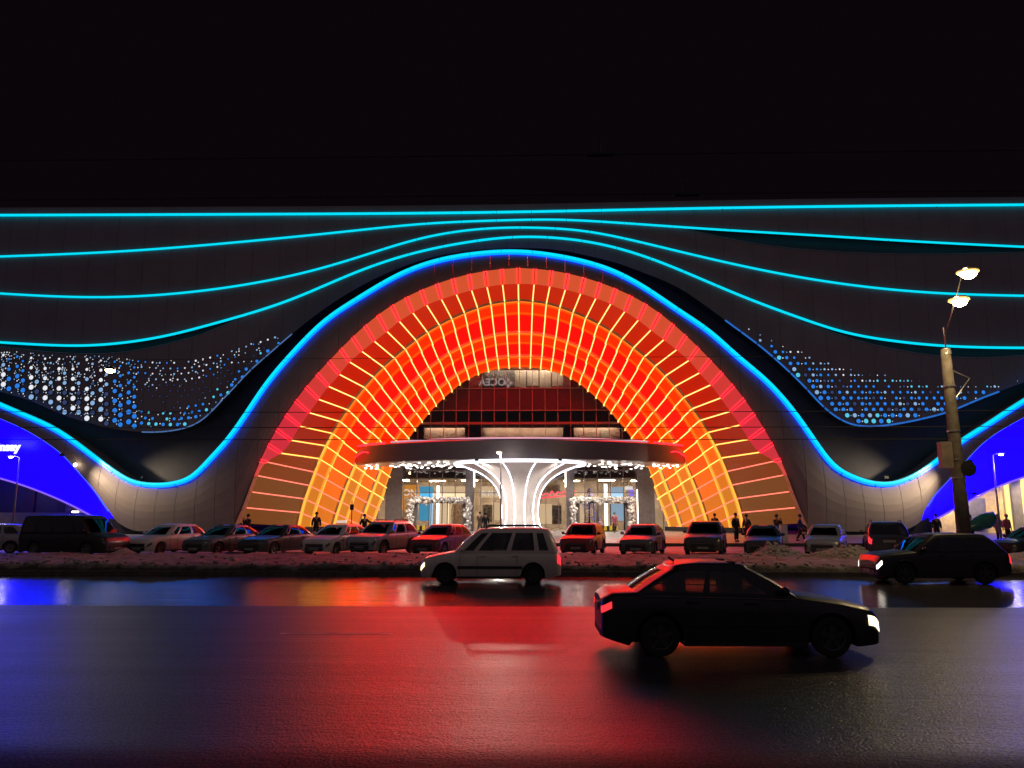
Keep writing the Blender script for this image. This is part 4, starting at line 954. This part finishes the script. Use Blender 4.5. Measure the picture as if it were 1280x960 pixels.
    def gp(i, h, off=0.0):
        p = lerp(B0[i], T0[i], h); c = (T['cowl']+T['deck'])/2; bul = 0.05*math.sin(math.pi*h)
        d = Vector((p.x*0.0, p.y, 0)); 
        if 0 <= i <= 8 or 35 <= i <= 43: d = Vector((1 if i <= 8 else -1, 0, 0)); bul *= 0.7
        if d.length > 0: d.normalize()
        return p+d*(bul+off)+Vector((0, 0, 0.02*math.sin(math.pi*h)))
    # window spans in ring index: side left starts at 12..32, right at 47..67
    bx = [p.x for p in B0]
    def side_index(x, base, rev):
        best = min(range(base, base+21), key=lambda i: abs(lerp(B0[i].x, T0[i].x, .3)-x)); return best
    spans = [('windscreen', 0, 8), ('rear_window', 35, 43)]
    pill = list(T['doors'])
    for base, rev in ((12, False), (47, True)):
        idx = [side_index(x, base, rev) for x in pill]
        if not rev:
            e = [base+1]+idx+[base+19]
            for a, c in zip(e, e[1:]): spans.append(('side_window', a+(1 if a != e[0] else 0), c))
        else:
            e = [base+1]+idx[::-1]+[base+19]
            for a, c in zip(e, e[1:]): spans.append(('side_window', a+(1 if a != e[0] else 0), c))
    iswin = {}
    for si, (nm, a, c) in enumerate(spans):
        for i in range(a, c): iswin[i] = si
    hb = MB(); wins = [MB() for _ in spans]
    for i in range(NR):
        i2 = (i+1) % NR
        for h0, h1 in zip(hs, hs[1:]):
            win = i in iswin and h0 >= .10-1e-6 and h1 <= (.86 if True else 1)+1e-6
            tgt = wins[iswin[i]] if win else hb; off = -0.008 if win else 0
            tgt.add([gp(i, h0, off), gp(i2, h0, off), gp(i2, h1, off), gp(i, h1, off)], [(0, 1, 2, 3)])
    ctr = Vector(((T['rf']+T['rr'])/2, 0, H_)); prev = [gp(i, 1.0) for i in range(NR)]
    for sc, dz in ((.985, .022), (.94, .043), (.8, .060), (.55, .070), (.25, .0745), (.0, .075)):
        cur = [Vector((lerp(ctr.x, T0[i].x, sc), T0[i].y*sc, lerp(zroof, T0[i].z, sc)+dz)) for i in range(NR)]
        for i in range(NR):
            i2 = (i+1) % NR
            if sc == 0: hb.add([prev[i], prev[i2], cur[i]], [(0, 1, 2)])
            else: hb.add([prev[i], prev[i2], cur[i2], cur[i]], [(0, 1, 2, 3)])
        prev = cur
    smooth_by_angle(hb.obj('cabin', paint_m, root, fixn=True), 40)
    for (nm, a, c), wmb in zip(spans, wins): wmb.obj(nm, M[glass] if nm != 'windscreen' else M['carglass'], root, smooth=True, fixn=True)
    # seats
    zs = interp(top, 0)-0.1
    for y in (-.36, .36):
        s_ = MB(); s_.box((.02, y, zs+.2), (.16, .46, .5)); s_.box((-.02, y, zs+.52), (.1, .24, .17)); s_.obj('seat', M['seat'], root)
    s_ = MB(); s_.box((-.92, 0, zs+.15), (.18, 1.2, .42)); 
    for y in (-.4, .4): s_.box((-.95, y, zs+.42), (.1, .24, .15))
    s_.obj('rear_bench', M['seat'], root)
    # wheels
    for cx in (fx, rx_):
        for sd in (1, -1):
            cy = sd*(hw-.115)
            wh = MB().lathe([(0.001, -.05), (.11, -.05), (.11, .05), (0.001, .05)], 12, (cx, cy, wz), 'y').obj('wheel', M['blackmetal'], root)
            t_ = MB(); k = wr; t_.lathe([(k*.64, -.09), (k*.80, -.105), (k*.95, -.095), (k, -.06), (k, .06), (k*.95, .095), (k*.80, .105), (k*.64, .09), (k*.62, 0), (k*.64, -.09)], 26, (cx, cy, wz), 'y'); smooth_by_angle(t_.obj('tyre', M['rubber'], wh, fixn=True), 40)
            r_ = MB(); r_.lathe([(k*.64, sd*.085), (k*.66, sd*.10), (k*.58, sd*.09), (k*.55, sd*.04), (k*.12, sd*.045)], 24, (cx, cy, wz), 'y')
            for q in range(5):
                a = q*2*math.pi/5+0.3; ca, sa = math.cos(a), math.sin(a); pr_ = []
                for rr_, hwid in ((k*.10, .045), (k*.60, .032)):
                    for e in (-1, 1): pr_.append((cx+rr_*ca-e*hwid*sa, cy+sd*.088, wz+rr_*sa+e*hwid*ca))
                bk = [(p[0], cy+sd*.045, p[2]) for p in pr_]
                r_.add(pr_+bk, [(0, 1, 3, 2), (4, 6, 7, 5), (0, 2, 6, 4), (1, 5, 7, 3), (2, 3, 7, 6)])
            r_.lathe([(0.001, sd*.092), (k*.16, sd*.09), (k*.17, sd*.05)], 12, (cx, cy, wz), 'y')
            r_.obj('rim', M[rimm], wh, fixn=True)
    # mirrors
    mx = T['cowl']-.30
    for sd in (1, -1):
        m_ = MB(); m_.sphere((mx, sd*(hw+.07), interp(top, mx)+.09), .105, 10, 6, sq=(.6, 1.0, .75)); m_.tube([(mx, sd*(hw*.93), interp(top, mx)+.03), (mx, sd*(hw+.02), interp(top, mx)+.07)], .03, 5)
        m_.obj('side_mirror', paint_m, root, smooth=True)
    if detail:
        for sd in (1, -1):
            for x in pill[:2]:
                zt = interp(top, x); MB().box((x-.14 if x == pill[0] else x-.16, sd*(hw+.008), zt-.12), (.2, .03, .03)).obj('door_handle', paint_m, root)
            # door seams as dark grooves
            segx = [T['cowl']-.28, pill[0]-.02, pill[1]-.18]
            for x in segx:
                i = min(range(NS), key=lambda q: abs(st[q][0]-x)); 
                pts = [Vector((S[i][j].x, sd*(S[i][j].y+.003), S[i][j].z)) for j in range(5, 11)]
                MB().tube(pts, .006, 4).obj('door_seam', M['plastic'], root)
            MB().box((.05, sd*(hw-.01), sill+.04), (wb-2*ra-.06, .05, .07)).obj('sill_trim', M['plastic'], root)
    if name == 'sedan_car':
        for sd in (1, -1):
            MB().tube([(x, sd*(interp([(-hl, hw*.8), (-1.6, hw*.955), (.9, hw*.955), (hl, hw*.8)], x)+.006), interp(top, x)-.045) for x in frange(-1.55, .85, 14)], .011, 5).obj('window_trim', M['chrome'], root)
            MB().tube([(x, sd*(hw+.012), .50) for x in frange(-.92, .90, 4)], .022, 5).obj('side_moulding', M['plastic'], root)
        MB().tube([(-.9, 0, H_-.02), (-1.0, 0, H_+.05)], .02, 5).obj('aerial', M['plastic'], root)
    if moulding:
        for sd in (1, -1): MB().box((.02, sd*(hw+.008), .52), (wb-2*ra-.02, .03, .085)).obj('side_moulding', M['plastic'], root)
    if cladding or kind == 'suv':
        for sd in (1, -1):
            for cx in (fx, rx_):
                pts = [(cx+ra*1.02*math.cos(a), sd*(hw-.008), wz+ra*1.02*math.sin(a)) for a in frange(R(-12), R(192), 16)]
                MB().tube(pts, .035, 5).obj('arch_trim', M['plastic'], root)
    if rails:
        for sd in (1, -1):
            y = sd*hw*(T['roof_in']-.07); x0, x1 = T['rf']-.25, T['rr']+.25
            MB().tube([(x0, y, H_-.05), (x0-.1, y, H_+.05), (x1+.1, y, H_+.05), (x1, y, H_-.05)], .022, 6).obj('roof_rail', M['blackmetal'], root)
    return root
PK = 'cars parked nose-in before the mall'
PT = {k: paint('car_paint', *v) for k, v in dict(black=((0.006, 0.006, 0.008), .18, .38), white=((0.62, 0.60, 0.58), .45), silver=((0.34, 0.34, 0.36), .4, .3, .5), grey=((0.10, 0.10, 0.11), .35, .3, .4), darkblue=((0.012, 0.016, 0.035), .25), red=((0.22, 0.008, 0.012), .3), cream=((0.80, 0.69, 0.55), .4), charcoal=((0.022, 0.021, 0.024), .3)).items()}
# the three that are driving
def carpos(u, v_ground, Y): return Vector((xat(u, Y), Y, 0.0))
car('sedan', (xat(905, 12.9), 12.9, 0.0), 0.0, 'black saloon car driving right in the nearest lane with a lit headlight', 'car', PT['black'], name='sedan_car', lamps=True, tails=True, lampm=M['lampon'], hl_=(6.6, 2.2, 5.2, 6.9), scale=0.945, rimm='darkrim')
car('minivan', (xat(615, 24.6), 24.6, 0.0), R(180), 'white dirty estate van with roof rails driving left past the central column', 'minivan', PT['cream'], name='estate_van', lamps=True, tails=True, moulding=True, rails=True, rimm='darkrim', glass='tintglass', scale=.955)
car('suv', (xat(1160, 24.9), 24.9, 0.0), R(180), 'black crossover driving left in front of the concrete pole with its headlights lit', 'car', PT['black'], name='crossover_car', lamps=True, tails=True, lampm=M['lamponw'], rimm='darkrim', scale=0.91, glass='tintglass')
# parked: u of the body centre, distance, heading, kind
H0 = -90
def park(u, Y, turn, kind, p, label, cat='car', z=0.04, **k):
    return car(kind, (xat(u, Y), Y, z), R(H0+turn), label, cat, PT[p], PK, detail=True, **k)
park(-8, 40.2, -75, 'hatch', 'silver', 'silver hatchback cut by the left edge behind the dark minibus')
park(97, 37.9, 78, 'van', 'black', 'black minibus parked side-on under the left blue arch', 'minibus', name='parked_minibus', glass='tintglass')
park(213, 40.3, -19, 'hatch', 'white', 'white hatchback with red-lit windows beside the black minibus')
park(284, 40.3, -20, 'sedan', 'grey', 'grey saloon between the white hatchback and the dark saloon with one small lit lamp')
park(351, 40.2, -21, 'sedan', 'charcoal', 'dark saloon with one small lit lamp standing left of the white taxi-like hatchback')
park(423, 40.2, -19, 'hatch', 'white', 'white hatchback with a small sign on its roof parked beside the silver SUV')
park(481, 40.4, -22, 'suv', 'silver', 'silver SUV parked before the left foot of the orange arch', rails=True)
park(553, 40.2, -21, 'hatch', 'red', 'dark red hatchback parked before the left balloon garland')
park(729, 40.4, -15, 'suv', 'red', 'red crossover parked just right of the white estate van', scale=0.93)
park(803, 40.4, -19, 'hatch', 'grey', 'grey hatchback parked before the right balloon garland', cladding=True)
park(881, 40.3, -17, 'suv', 'charcoal', 'dark boxy SUV parked behind the roof of the black saloon', glass='tintglass')
park(953, 39.8, -19, 'sedan', 'charcoal', 'dark saloon with cyan lines mirrored on its bonnet behind the left snow heap')
park(1030, 40.0, -26, 'hatch', 'silver', 'pale silver hatchback parked behind the right snow heap')
park(1104, 38.6, 160, 'suv', 'darkblue', 'dark blue SUV parked tail out with a red tail lamp left of the pole', tails=True, rails=True, glass='tintglass')
park(1290, 36.2, -72, 'sedan', 'black', 'black saloon with blue sheen cut by the right edge')
# ================================================================== PART 3 FOLLOWS
# ================================================================== street lamps, poles and wires
def point(p, e, col, parent, r=0.15):
    l = bpy.data.lights.new('lamp_glow', 'POINT'); l.energy = e; l.color = col; l.shadow_soft_size = r
    o = bpy.data.objects.new('lamp_glow', l); COL.objects.link(o); o.location = p; o.parent = parent; return o
YP = 30.0
pb, pt_ = at(1203.5, 660, YP), at(1183, 437, YP); zt = pt_.z
pole = thing('utility_pole', 'thick weathered concrete pole with brackets and a grey box at the right', 'pole', (pb.x, YP, 0.2))
b = MB(); b.tube([(0.02, 0, -0.2), (0.02, 0, 3), (0.0, 0, 6), (-0.02, 0, zt-.2)], [0.25, 0.24, 0.205, 0.175], 14); b.obj('shaft', M['concrete'], pole, smooth=True)
MB().lathe([(0.18, zt-.42), (0.19, zt-.40), (0.17, zt-.18), (0.001, zt-.1)], 14).obj('cap', M['greymetal'], pole)
for z in (zt-1.7, 5.0, 3.9, 3.2): MB().lathe([(0.235, z), (0.24, z+.06), (0.22, z+.07)], 14).obj('clamp', M['greymetal'], pole)
MB().tube([(0, 0, zt-.2), (-.02, 0, zt+.7)], .025, 5).obj('spike', M['greymetal'], pole)
q1 = at(1212, 473, YP); MB().tube([(.1, 0, zt-1.0), (q1.x-pb.x, 0, q1.z-.2), (.15, 0, zt-2.2)], .03, 5).obj('bracket', M['greymetal'], pole)
q = at(1179, 569, YP); MB().box((q.x-pb.x, -.15, q.z-.2), (.42, .3, 1.0)).obj('signal_box', mat('weathered_grey_box', (0.22, 0.17, 0.13), 0.6), pole)
q = at(1206, 586, YP); MB().lathe([(.001, -.26), (.30, -.24), (.31, -.2), (.001, -.18)], 16, (q.x-pb.x+.02, 0, q.z-.2), 'y').obj('round_plate', M['blackmetal'], pole)
for u, v, Y in ((1198.5, 375, 28.2), (1209.5, 340, 26.6)):
    p = at(u, v, Y); loc = p-Vector((pb.x, YP, .2))
    arm = MB().tube([(0, 0, zt-.5), (-.05, -.12, zt+.3), lerp(Vector((0, 0, zt)), loc, .55)+Vector((0, 0, .35)), loc+Vector((0, .3, .12))], .022, 6).obj('lamp_arm', M['blackmetal'], pole)
    MB().box(loc+Vector((0, 0, .08)), (.26, .55, .09)).obj('lamp_head', M['blackmetal'], arm)
    MB().sphere(loc+Vector((0, -.05, -.06)), .24, 14, 8, sq=(1.1, 1.1, .85)).obj('lamp_lens', M['warm_lamp'], arm); MB().lathe([(.36, .0), (.37, -.04), (.33, -.07), (.25, -.08)], 18, loc+Vector((0, 0, .03))).obj('lamp_halo_ring', M['lampglow'], arm)  # amber ring added for the halo round the lens
    o = point(loc+Vector((0, -.05, -.34)), 560, (1.0, 0.72, 0.36), arm, .2)
# added lamp for a street lamp mirrored in the left facade, cable made up
p = at(138, 463, 31.0)
hl_ = thing('mirrored_lamp', 'warm lamp added for a street lamp mirrored in the perforated screen', 'street lamp', p)
MB().sphere((0, 0, 0), .17, 10, 6, sq=(1.2, 1, .6)).obj('lens', M['warm_lamp'], hl_); MB().lathe([(.19, .02), (.2, .06), (.1, .16), (.001, .2)], 12).obj('lamp_hood', M['blackmetal'], hl_)
point((0, 0, -.25), 70, (1.0, .75, .42), hl_, .15)
# slim plaza lamps
for u, v, Y, lb, dx in ((14, 571, 52, 'slim plaza lamp post in front of the left blue arch', 1), (624, 566, 52, 'slim plaza lamp post in front of the canopy', 0), (1251, 568, 52, 'slim plaza lamp post in front of the right blue arch', -1)):
    p = at(u, v, Y); z0 = plaza_z(Y); xb = xat({14: 17.5, 624: 626, 1251: 1248}[u], Y); t = thing('lamp_post', lb, 'lamp post', (xb, Y, z0), 0, 'plaza lamp posts'); d = p-Vector((xb, Y, z0))
    MB().tube([(0, 0, 0), (0, 0, d.z*.5), (0, 0, d.z-.05), (d.x*.6, 0, d.z+.06)], [.075, .055, .04, .03], 8).obj('post', M['greymetal'], t, smooth=True)
    MB().lathe([(.1, 0), (.1, .1), (.075, .14)], 10).obj('base', M['greymetal'], t)
    MB().box((d.x, 0, d.z+.06), (.42, .26, .07)).obj('lamp_head', M['greymetal'], t); MB().sphere((d.x, -.02, d.z-.02), .13, 10, 5, sq=(1.25, .8, .45)).obj('lens', emis('plaza_lamp_lens', (1, .93, .8), 14), t)
    point((d.x, -.1, d.z-.2), 900 if u == 624 else 110, (1, .9, .75), t, .1)
# overhead wires
WG = 'overhead tram and power wires'
def wire(Y, za, zb, sag, lb, r=.014, xa=-70, xb=70, fit=()):
    t = thing('overhead_wire', lb, 'wire', (0, Y, 0), 0, WG)
    MB().tube([(lerp(xa, xb, q), 0, lerp(za, zb, q)-sag*4*q*(1-q)) for q in frange(0, 1, 40)], r, 5).obj('cable', M['wire'], t)
    for u, v in fit:
        p = at(u, v, Y); MB().tube([(p.x, 0, p.z+.25), (p.x, 0, p.z-.02)], .012, 5).obj('hanger', M['wire'], t); MB().tube([(p.x-.16, 0, p.z), (p.x+.16, 0, p.z)], .03, 6).obj('insulator', M['wire'], t)
zz = lambda v, Y: at(750, v, Y).z
wire(8.6, zz(193, 8.6), zz(193, 8.6), 0.0, 'higher of the two tram wires above the roofline', .008, -40, 40, ((750, 193),))
wire(9.6, zz(243, 9.6), zz(243, 9.6), 0.0, 'lower of the two tram wires above the roofline', .008, -40, 40, ((858, 243),))
for v, sg, lb in ((505, .5, 'topmost thin wire crossing the orange arch'), (529, .35, 'middle thin wire crossing the orange arch'), (549, .2, 'lowest thin wire crossing the orange arch')):
    wire(YP+.1, zz(v, YP)+.3, zz(v, YP)+.1, sg, lb, .016)
wire(31.0, at(138, 458, 31).z+.25, at(138, 458, 31).z+.3, .0, 'thin cable added to carry the lamp before the perforated screen', .01, -70, 10)

# ================================================================== people
PM = dict(skin=mat('skin', (0.45, 0.27, 0.20), .6), black=mat('black_coat_cloth', (0.012, 0.012, 0.015), .85), navy=mat('blue_jacket_cloth', (0.02, 0.05, 0.22), .8), pink=mat('pink_coat_cloth', (0.45, 0.10, 0.13), .8), lilac=mat('lilac_coat_cloth', (0.42, 0.28, 0.36), .8), brown=mat('brown_coat_cloth', (0.07, 0.045, 0.035), .85), trousers=mat('dark_trousers', (0.012, 0.012, 0.018), .85), hair=mat('dark_hair', (0.012, 0.009, 0.007), .7), shoe=mat('black_boots', (0.008, 0.008, 0.008), .5))
def skinmesh(name, verts, edges, radii, m, parent, root=0, sub=1):
    me = bpy.data.meshes.new(name); me.from_pydata(verts, edges, []); o = bpy.data.objects.new(name, me); COL.objects.link(o)
    o.modifiers.new('skin', 'SKIN'); sv = me.skin_vertices[0].data
    for i, r_ in enumerate(radii): sv[i].radius = (r_, r_) if not isinstance(r_, tuple) else r_; sv[i].use_root = (i == root)
    s = o.modifiers.new('sub', 'SUBSURF'); s.levels = sub; s.render_levels = sub
    dg = bpy.context.evaluated_depsgraph_get(); m2 = bpy.data.meshes.new_from_object(o.evaluated_get(dg)); bpy.data.objects.remove(o); m2.name = name
    m2.materials.clear(); m2.materials.append(m); m2.polygons.foreach_set('use_smooth', [True]*len(m2.polygons))
    return link(name, m2, parent)
def arms_for(pose):
    s = .19
    if pose == 'photo': return [(-.25, -.16, 1.16), (-.08, -.36, 1.44), (-.05, -.40, 1.50)], [(.25, -.16, 1.16), (.08, -.36, 1.44), (.05, -.40, 1.50)]
    if pose == 'reach': return [(-.27, .02, 1.14), (-.26, -.05, .90), (-.26, -.08, .80)], [(.36, -.10, 1.25), (.58, -.18, 1.24), (.67, -.20, 1.24)]
    if pose == 'walk': return [(-.25, .12, 1.16), (-.24, -.02, .92), (-.23, -.08, .84)], [(.25, -.10, 1.16), (.24, -.22, .95), (.23, -.27, .87)]
    return [(-.26, .03, 1.15), (-.26, -.05, .90), (-.25, -.08, .80)], [(.26, .03, 1.15), (.26, -.05, .90), (.25, -.08, .80)]
def person(loc, rz, pose, coat, label, height=1.74, hat=False, long=False):
    t = thing('person', label, 'person', loc, rz, 'people on the mall plaza'); k = height/1.78; t.scale = (k, k, k)
    la, ra = arms_for(pose); st = pose == 'walk'; fl = (-.10, -.24 if st else 0.0, .07); fr = (.11, .26 if st else .03, .07 if not st else .14)
    kl = (-.10, -.16 if st else -.02, .50); kr = (.10, .06 if st else -.02, .50)
    V = [(0, 0, .94), (0, 0, 1.12), (0, 0, 1.30), (0, .0, 1.43), (0, -.005, 1.52), (0, -.015, 1.60), (0, -.02, 1.68), (0, -.01, 1.75),
         (-.10, 0, .90), kl, fl, (fl[0], fl[1]-.15, .04), (.10, 0, .90), kr, fr, (fr[0], fr[1]-.15, fr[2]-.03),
         (-.18, 0, 1.42), *la, (.18, 0, 1.42), *ra]
    E = [(0, 1), (1, 2), (2, 3), (3, 4), (4, 5), (5, 6), (6, 7), (0, 8), (8, 9), (9, 10), (10, 11), (0, 12), (12, 13), (13, 14), (14, 15), (3, 16), (16, 17), (17, 18), (18, 19), (3, 20), (20, 21), (21, 22), (22, 23)]
    rad = [.13, .12, .14, .10, .055, .075, .09, .06, .085, .06, .045, .04, .085, .06, .045, .04, .065, .048, .036, .038, .065, .048, .036, .038]
    for h in (19, 23):                                   # five fingers on each hand
        w_ = Vector(V[h]); d = (w_-Vector(V[h-1])).normalized(); s_ = d.cross(Vector((0, 1, 0.2))).normalized()
        for f_, ln in ((-1.5, .065), (-.5, .08), (.5, .075), (1.5, .058)):
            V += [tuple(w_+d*.03+s_*f_*.017), tuple(w_+d*(.03+ln)+s_*f_*.02+Vector((0, -.015, 0)))]; n_ = len(V); E += [(h, n_-2), (n_-2, n_-1)]; rad += [.010, .008]
        V.append(tuple(w_+d*.02+Vector((0, -.05, 0)))); E.append((h, len(V)-1)); rad.append(.011)
    skinmesh('body', V, E, rad, PM['skin'], t)
    cz = .52 if long else .78
    Vc = [(0, 0, cz), (0, 0, .96), (0, 0, 1.15), (0, 0, 1.32), (0, 0, 1.45), (-.185, 0, 1.41), *la[:2], (.185, 0, 1.41), *ra[:2]]
    skinmesh('coat', Vc, [(0, 1), (1, 2), (2, 3), (3, 4), (3, 5), (5, 6), (6, 7), (3, 8), (8, 9), (9, 10)], [(.21, .17), (.19, .15), (.18, .14), (.19, .14), (.09, .09), .095, .08, .062, .095, .08, .062], PM[coat], t)
    for hip, kn, ft in (((-.10, 0, .92), kl, fl), ((.10, 0, .92), kr, fr)):
        skinmesh('trouser_leg', [hip, kn, (ft[0], ft[1], ft[2]+.05)], [(0, 1), (1, 2)], [.105, .085, .07], PM['trousers'], t)
        MB().sphere((ft[0], ft[1]-.06, ft[2]-.015), .06, 8, 5, sq=(.8, 2.2, .9)).obj('shoe', PM['shoe'], t, smooth=True)
    hm = MB()
    if hat: hm.lathe([(.108, 1.66), (.118, 1.69), (.112, 1.76), (.08, 1.82), (.001, 1.845)], 12, (0, -.012, 0)); hm.obj('hat', PM[coat] if coat != 'black' else PM['hair'], t, smooth=True)
    else:
        hm.sphere((0, .012, 1.70), .108, 12, 8, sq=(.95, 1.05, 1.08)); hm.obj('hair', PM['hair'], t, smooth=True)
    fm = MB(); fm.sphere((0, -.115, 1.645), .018, 6, 4, sq=(.8, 1.2, 1.3)); fm.obj('nose', PM['skin'], t, smooth=True)
    em = MB(); em.sphere((-.035, -.095, 1.675), .012, 6, 4); em.obj('eye', PM['hair'], t); em = MB(); em.sphere((.035, -.095, 1.675), .012, 6, 4); em.obj('eye', PM['hair'], t)
    MB().box((0, -.098, 1.60), (.05, .012, .012)).obj('mouth', PM['pink'], t)
    return t
def ppl(u, Y, rz, pose, coat, label, **k): return person((xat(u, Y), Y, plaza_z(Y)), R(rz), pose, coat, label, **k)
ppl(311, 52, -30, 'photo', 'black', 'person in black holding up a phone at the left foot of the arch', hat=True)
ppl(396, 53.5, 10, 'stand', 'black', 'tall person in black standing alone left of the plaza signpost', hat=True, height=1.86)
ppl(456, 52.5, 10, 'reach', 'black', 'person in a black hooded coat reaching out an arm behind the silver SUV', hat=True, long=True)
ppl(600, 66.5, 160, 'walk', 'brown', 'person in a brown coat walking in at the left of the white column', long=True)
ppl(607, 63, 185, 'stand', 'black', 'person in a black coat standing by the left of the white column')
ppl(768, 66, 5, 'walk', 'pink', 'person in a long pink coat walking out by the right hand doors', long=True, height=1.7)
ppl(750, 67.5, 0, 'walk', 'lilac', 'small child in a pale coat near the person in the pink coat', height=1.1, hat=True)
ppl(893, 55, 150, 'stand', 'black', 'person in black standing alone behind the dark boxy SUV', hat=True)
ppl(919, 51.5, 30, 'stand', 'black', 'left one of the pair in black coats at the right foot of the arch', hat=True, long=True, height=1.82)
ppl(932.5, 51.8, -40, 'stand', 'brown', 'right one of the pair in dark coats at the right foot of the arch', hat=True, height=1.74)
ppl(970, 51.0, 20, 'photo', 'brown', 'person in dark clothes raising hands behind the saloon with the mirrored cyan lines', hat=True)
ppl(999, 51.2, 70, 'walk', 'navy', 'person in a blue jacket walking past the right foot of the arch', hat=True)
ppl(1169, 50.5, 0, 'stand', 'black', 'person in black with only the head over the crossover roof left of the pole', height=1.8, hat=True)
ppl(1212, 50.8, 20, 'reach', 'lilac', 'person in a pale coat beside the green bundle right of the pole')
ppl(1246, 52.2, 0, 'stand', 'lilac', 'person in a lilac coat at the base of the right lamp post', long=True)
ppl(1257, 51.5, 15, 'stand', 'pink', 'person in a pink coat right of the lilac coat', hat=True)
# green bundle
p = at(1226, 657, 50.5); gb = thing('green_bundle', 'shiny green wrapped bundle carried beside the pole', 'bundle', (p.x, 50.5, .9))
b = MB(); rnd = random.Random(4); prof = [(-.95, .12), (-.7, .3), (-.3, .42), (.1, .5), (.5, .52), (.8, .42), (.95, .2)]
for i in range(len(prof)-1): pass
G = [[(x, r_*math.cos(q)*(1+.12*math.sin(5*q+x*7)), .55+x*.35+r_*math.sin(q)*(1+.12*math.sin(4*q+x*9))) for q in frange(0, 2*math.pi, 20)] for x, r_ in prof]
b.grid(G); b.obj('wrap', mat('green_plastic_film', (0.01, 0.16, 0.09), .2, spec=.8), gb, smooth=True); MB().tube([(-.95, 0, .2), (-1.05, 0, .12)], [.12, .05], 8).obj('tied_end', mat('green_plastic_end', (0.02, .2, .1), .3), gb)
# plaza signpost, litter bin, barriers
p = at(440, 634, 52.5); sp_ = thing('signpost', 'small dark square sign on a thin post at the left of the plaza', 'sign', (p.x, 52.5, plaza_z(52.5)))
MB().tube([(0, 0, 0), (0, 0, p.z+.2)], .03, 6).obj('post', M['blackmetal'], sp_); MB().box((0, -.04, p.z-plaza_z(52.5)), (.26, .03, .38)).obj('sign_plate', M['blackmetal'], sp_)
for u, lb in ((392, 'low black railing beside the tall person in black'), (404, 'low black railing nearer the plaza signpost')):
    t = thing('railing', lb, 'railing', (xat(u, 54), 54, plaza_z(54)), 0, 'low plaza railings')
    for x in frange(-.5, .5, 5): MB().tube([(x, 0, 0), (x, 0, .85)], .02, 5).obj('baluster', M['blackmetal'], t)
    for z in (.15, .86): MB().tube([(-.52, 0, z), (.52, 0, z)], .025, 5).obj('rail', M['blackmetal'], t)
hz = mat('hazard_yellow', (0.6, .45, .03), .5)
for u, lb in ((518, 'striped yellow and black barrier before the left doors'), (758, 'striped yellow and black barrier before the right doors')):
    t = thing('striped_barrier', lb, 'barrier', (xat(u, 69.2), 69.2, plaza_z(69.2)), 0, 'striped barriers by the doors')
    for i in range(8): MB().box((-.84+.24*i, 0, .3), (.235, .12, .42)).obj('stripe_block', hz if i % 2 else M['blackmetal'], t)
    MB().box((0, 0, .05), (2.0, .2, .09)).obj('foot', M['blackmetal'], t)
p = at(979, 661, 50.6); lbx = thing('white_box', 'small white box behind the dark saloon near the person in the blue jacket', 'box', (p.x, 50.6, plaza_z(50.6)))
MB().box((0, 0, .55), (.42, .4, 1.1)).obj('carton', mat('white_carton', (.6, .58, .56), .6), lbx); MB().box((0, 0, 1.115), (.44, .42, .03)).obj('lid', mat('white_carton_lid', (.5, .48, .46), .6), lbx)
# roof sign on the hatchback
p = at(427, 657.5, 40.3); rs_ = thing('roof_sign', 'small pale sign on the roof of the white hatchback beside the silver SUV', 'roof sign', (p.x, 40.3, 1.56))
MB().box((0, 0, .09), (.5, .16, .14)).obj('sign_box', emis('taxi_sign', (1, .8, .65), .7), rs_); MB().box((0, 0, .01), (.56, .2, .025)).obj('base_plate', M['plastic'], rs_)
# small lit lamp of the dark saloon, snow lumps on the verge
rnd = random.Random(31); b = MB()
for i in range(900):
    x = rnd.uniform(-34, 34); y = 27.1+abs(rnd.gauss(0, .5)) if rnd.random() < .6 else rnd.uniform(27.2, 35); s_ = rnd.uniform(.02, .075)
    b.sphere((x, y, verge_h(x, y)+s_*.3), s_, 5, 3, sq=(rnd.uniform(.8, 1.5), 1, rnd.uniform(.6, 1)))
for u, Y, n_, sp2 in ((972, 33.0, 160, .7), (1050, 32.5, 200, 1.0)):
    for i in range(n_):
        x = xat(u, Y)+rnd.gauss(0, sp2); y = Y+rnd.gauss(0, .5); s_ = rnd.uniform(.03, .1); b.sphere((x, y, verge_h(x, y)+s_*.2), s_, 5, 3, sq=(1, 1, .8))
b.obj('snow_lumps', snow_material('snow_lump', (0.34, .30, .26), (.04, .03, .022), .16, .46), kind='stuff')
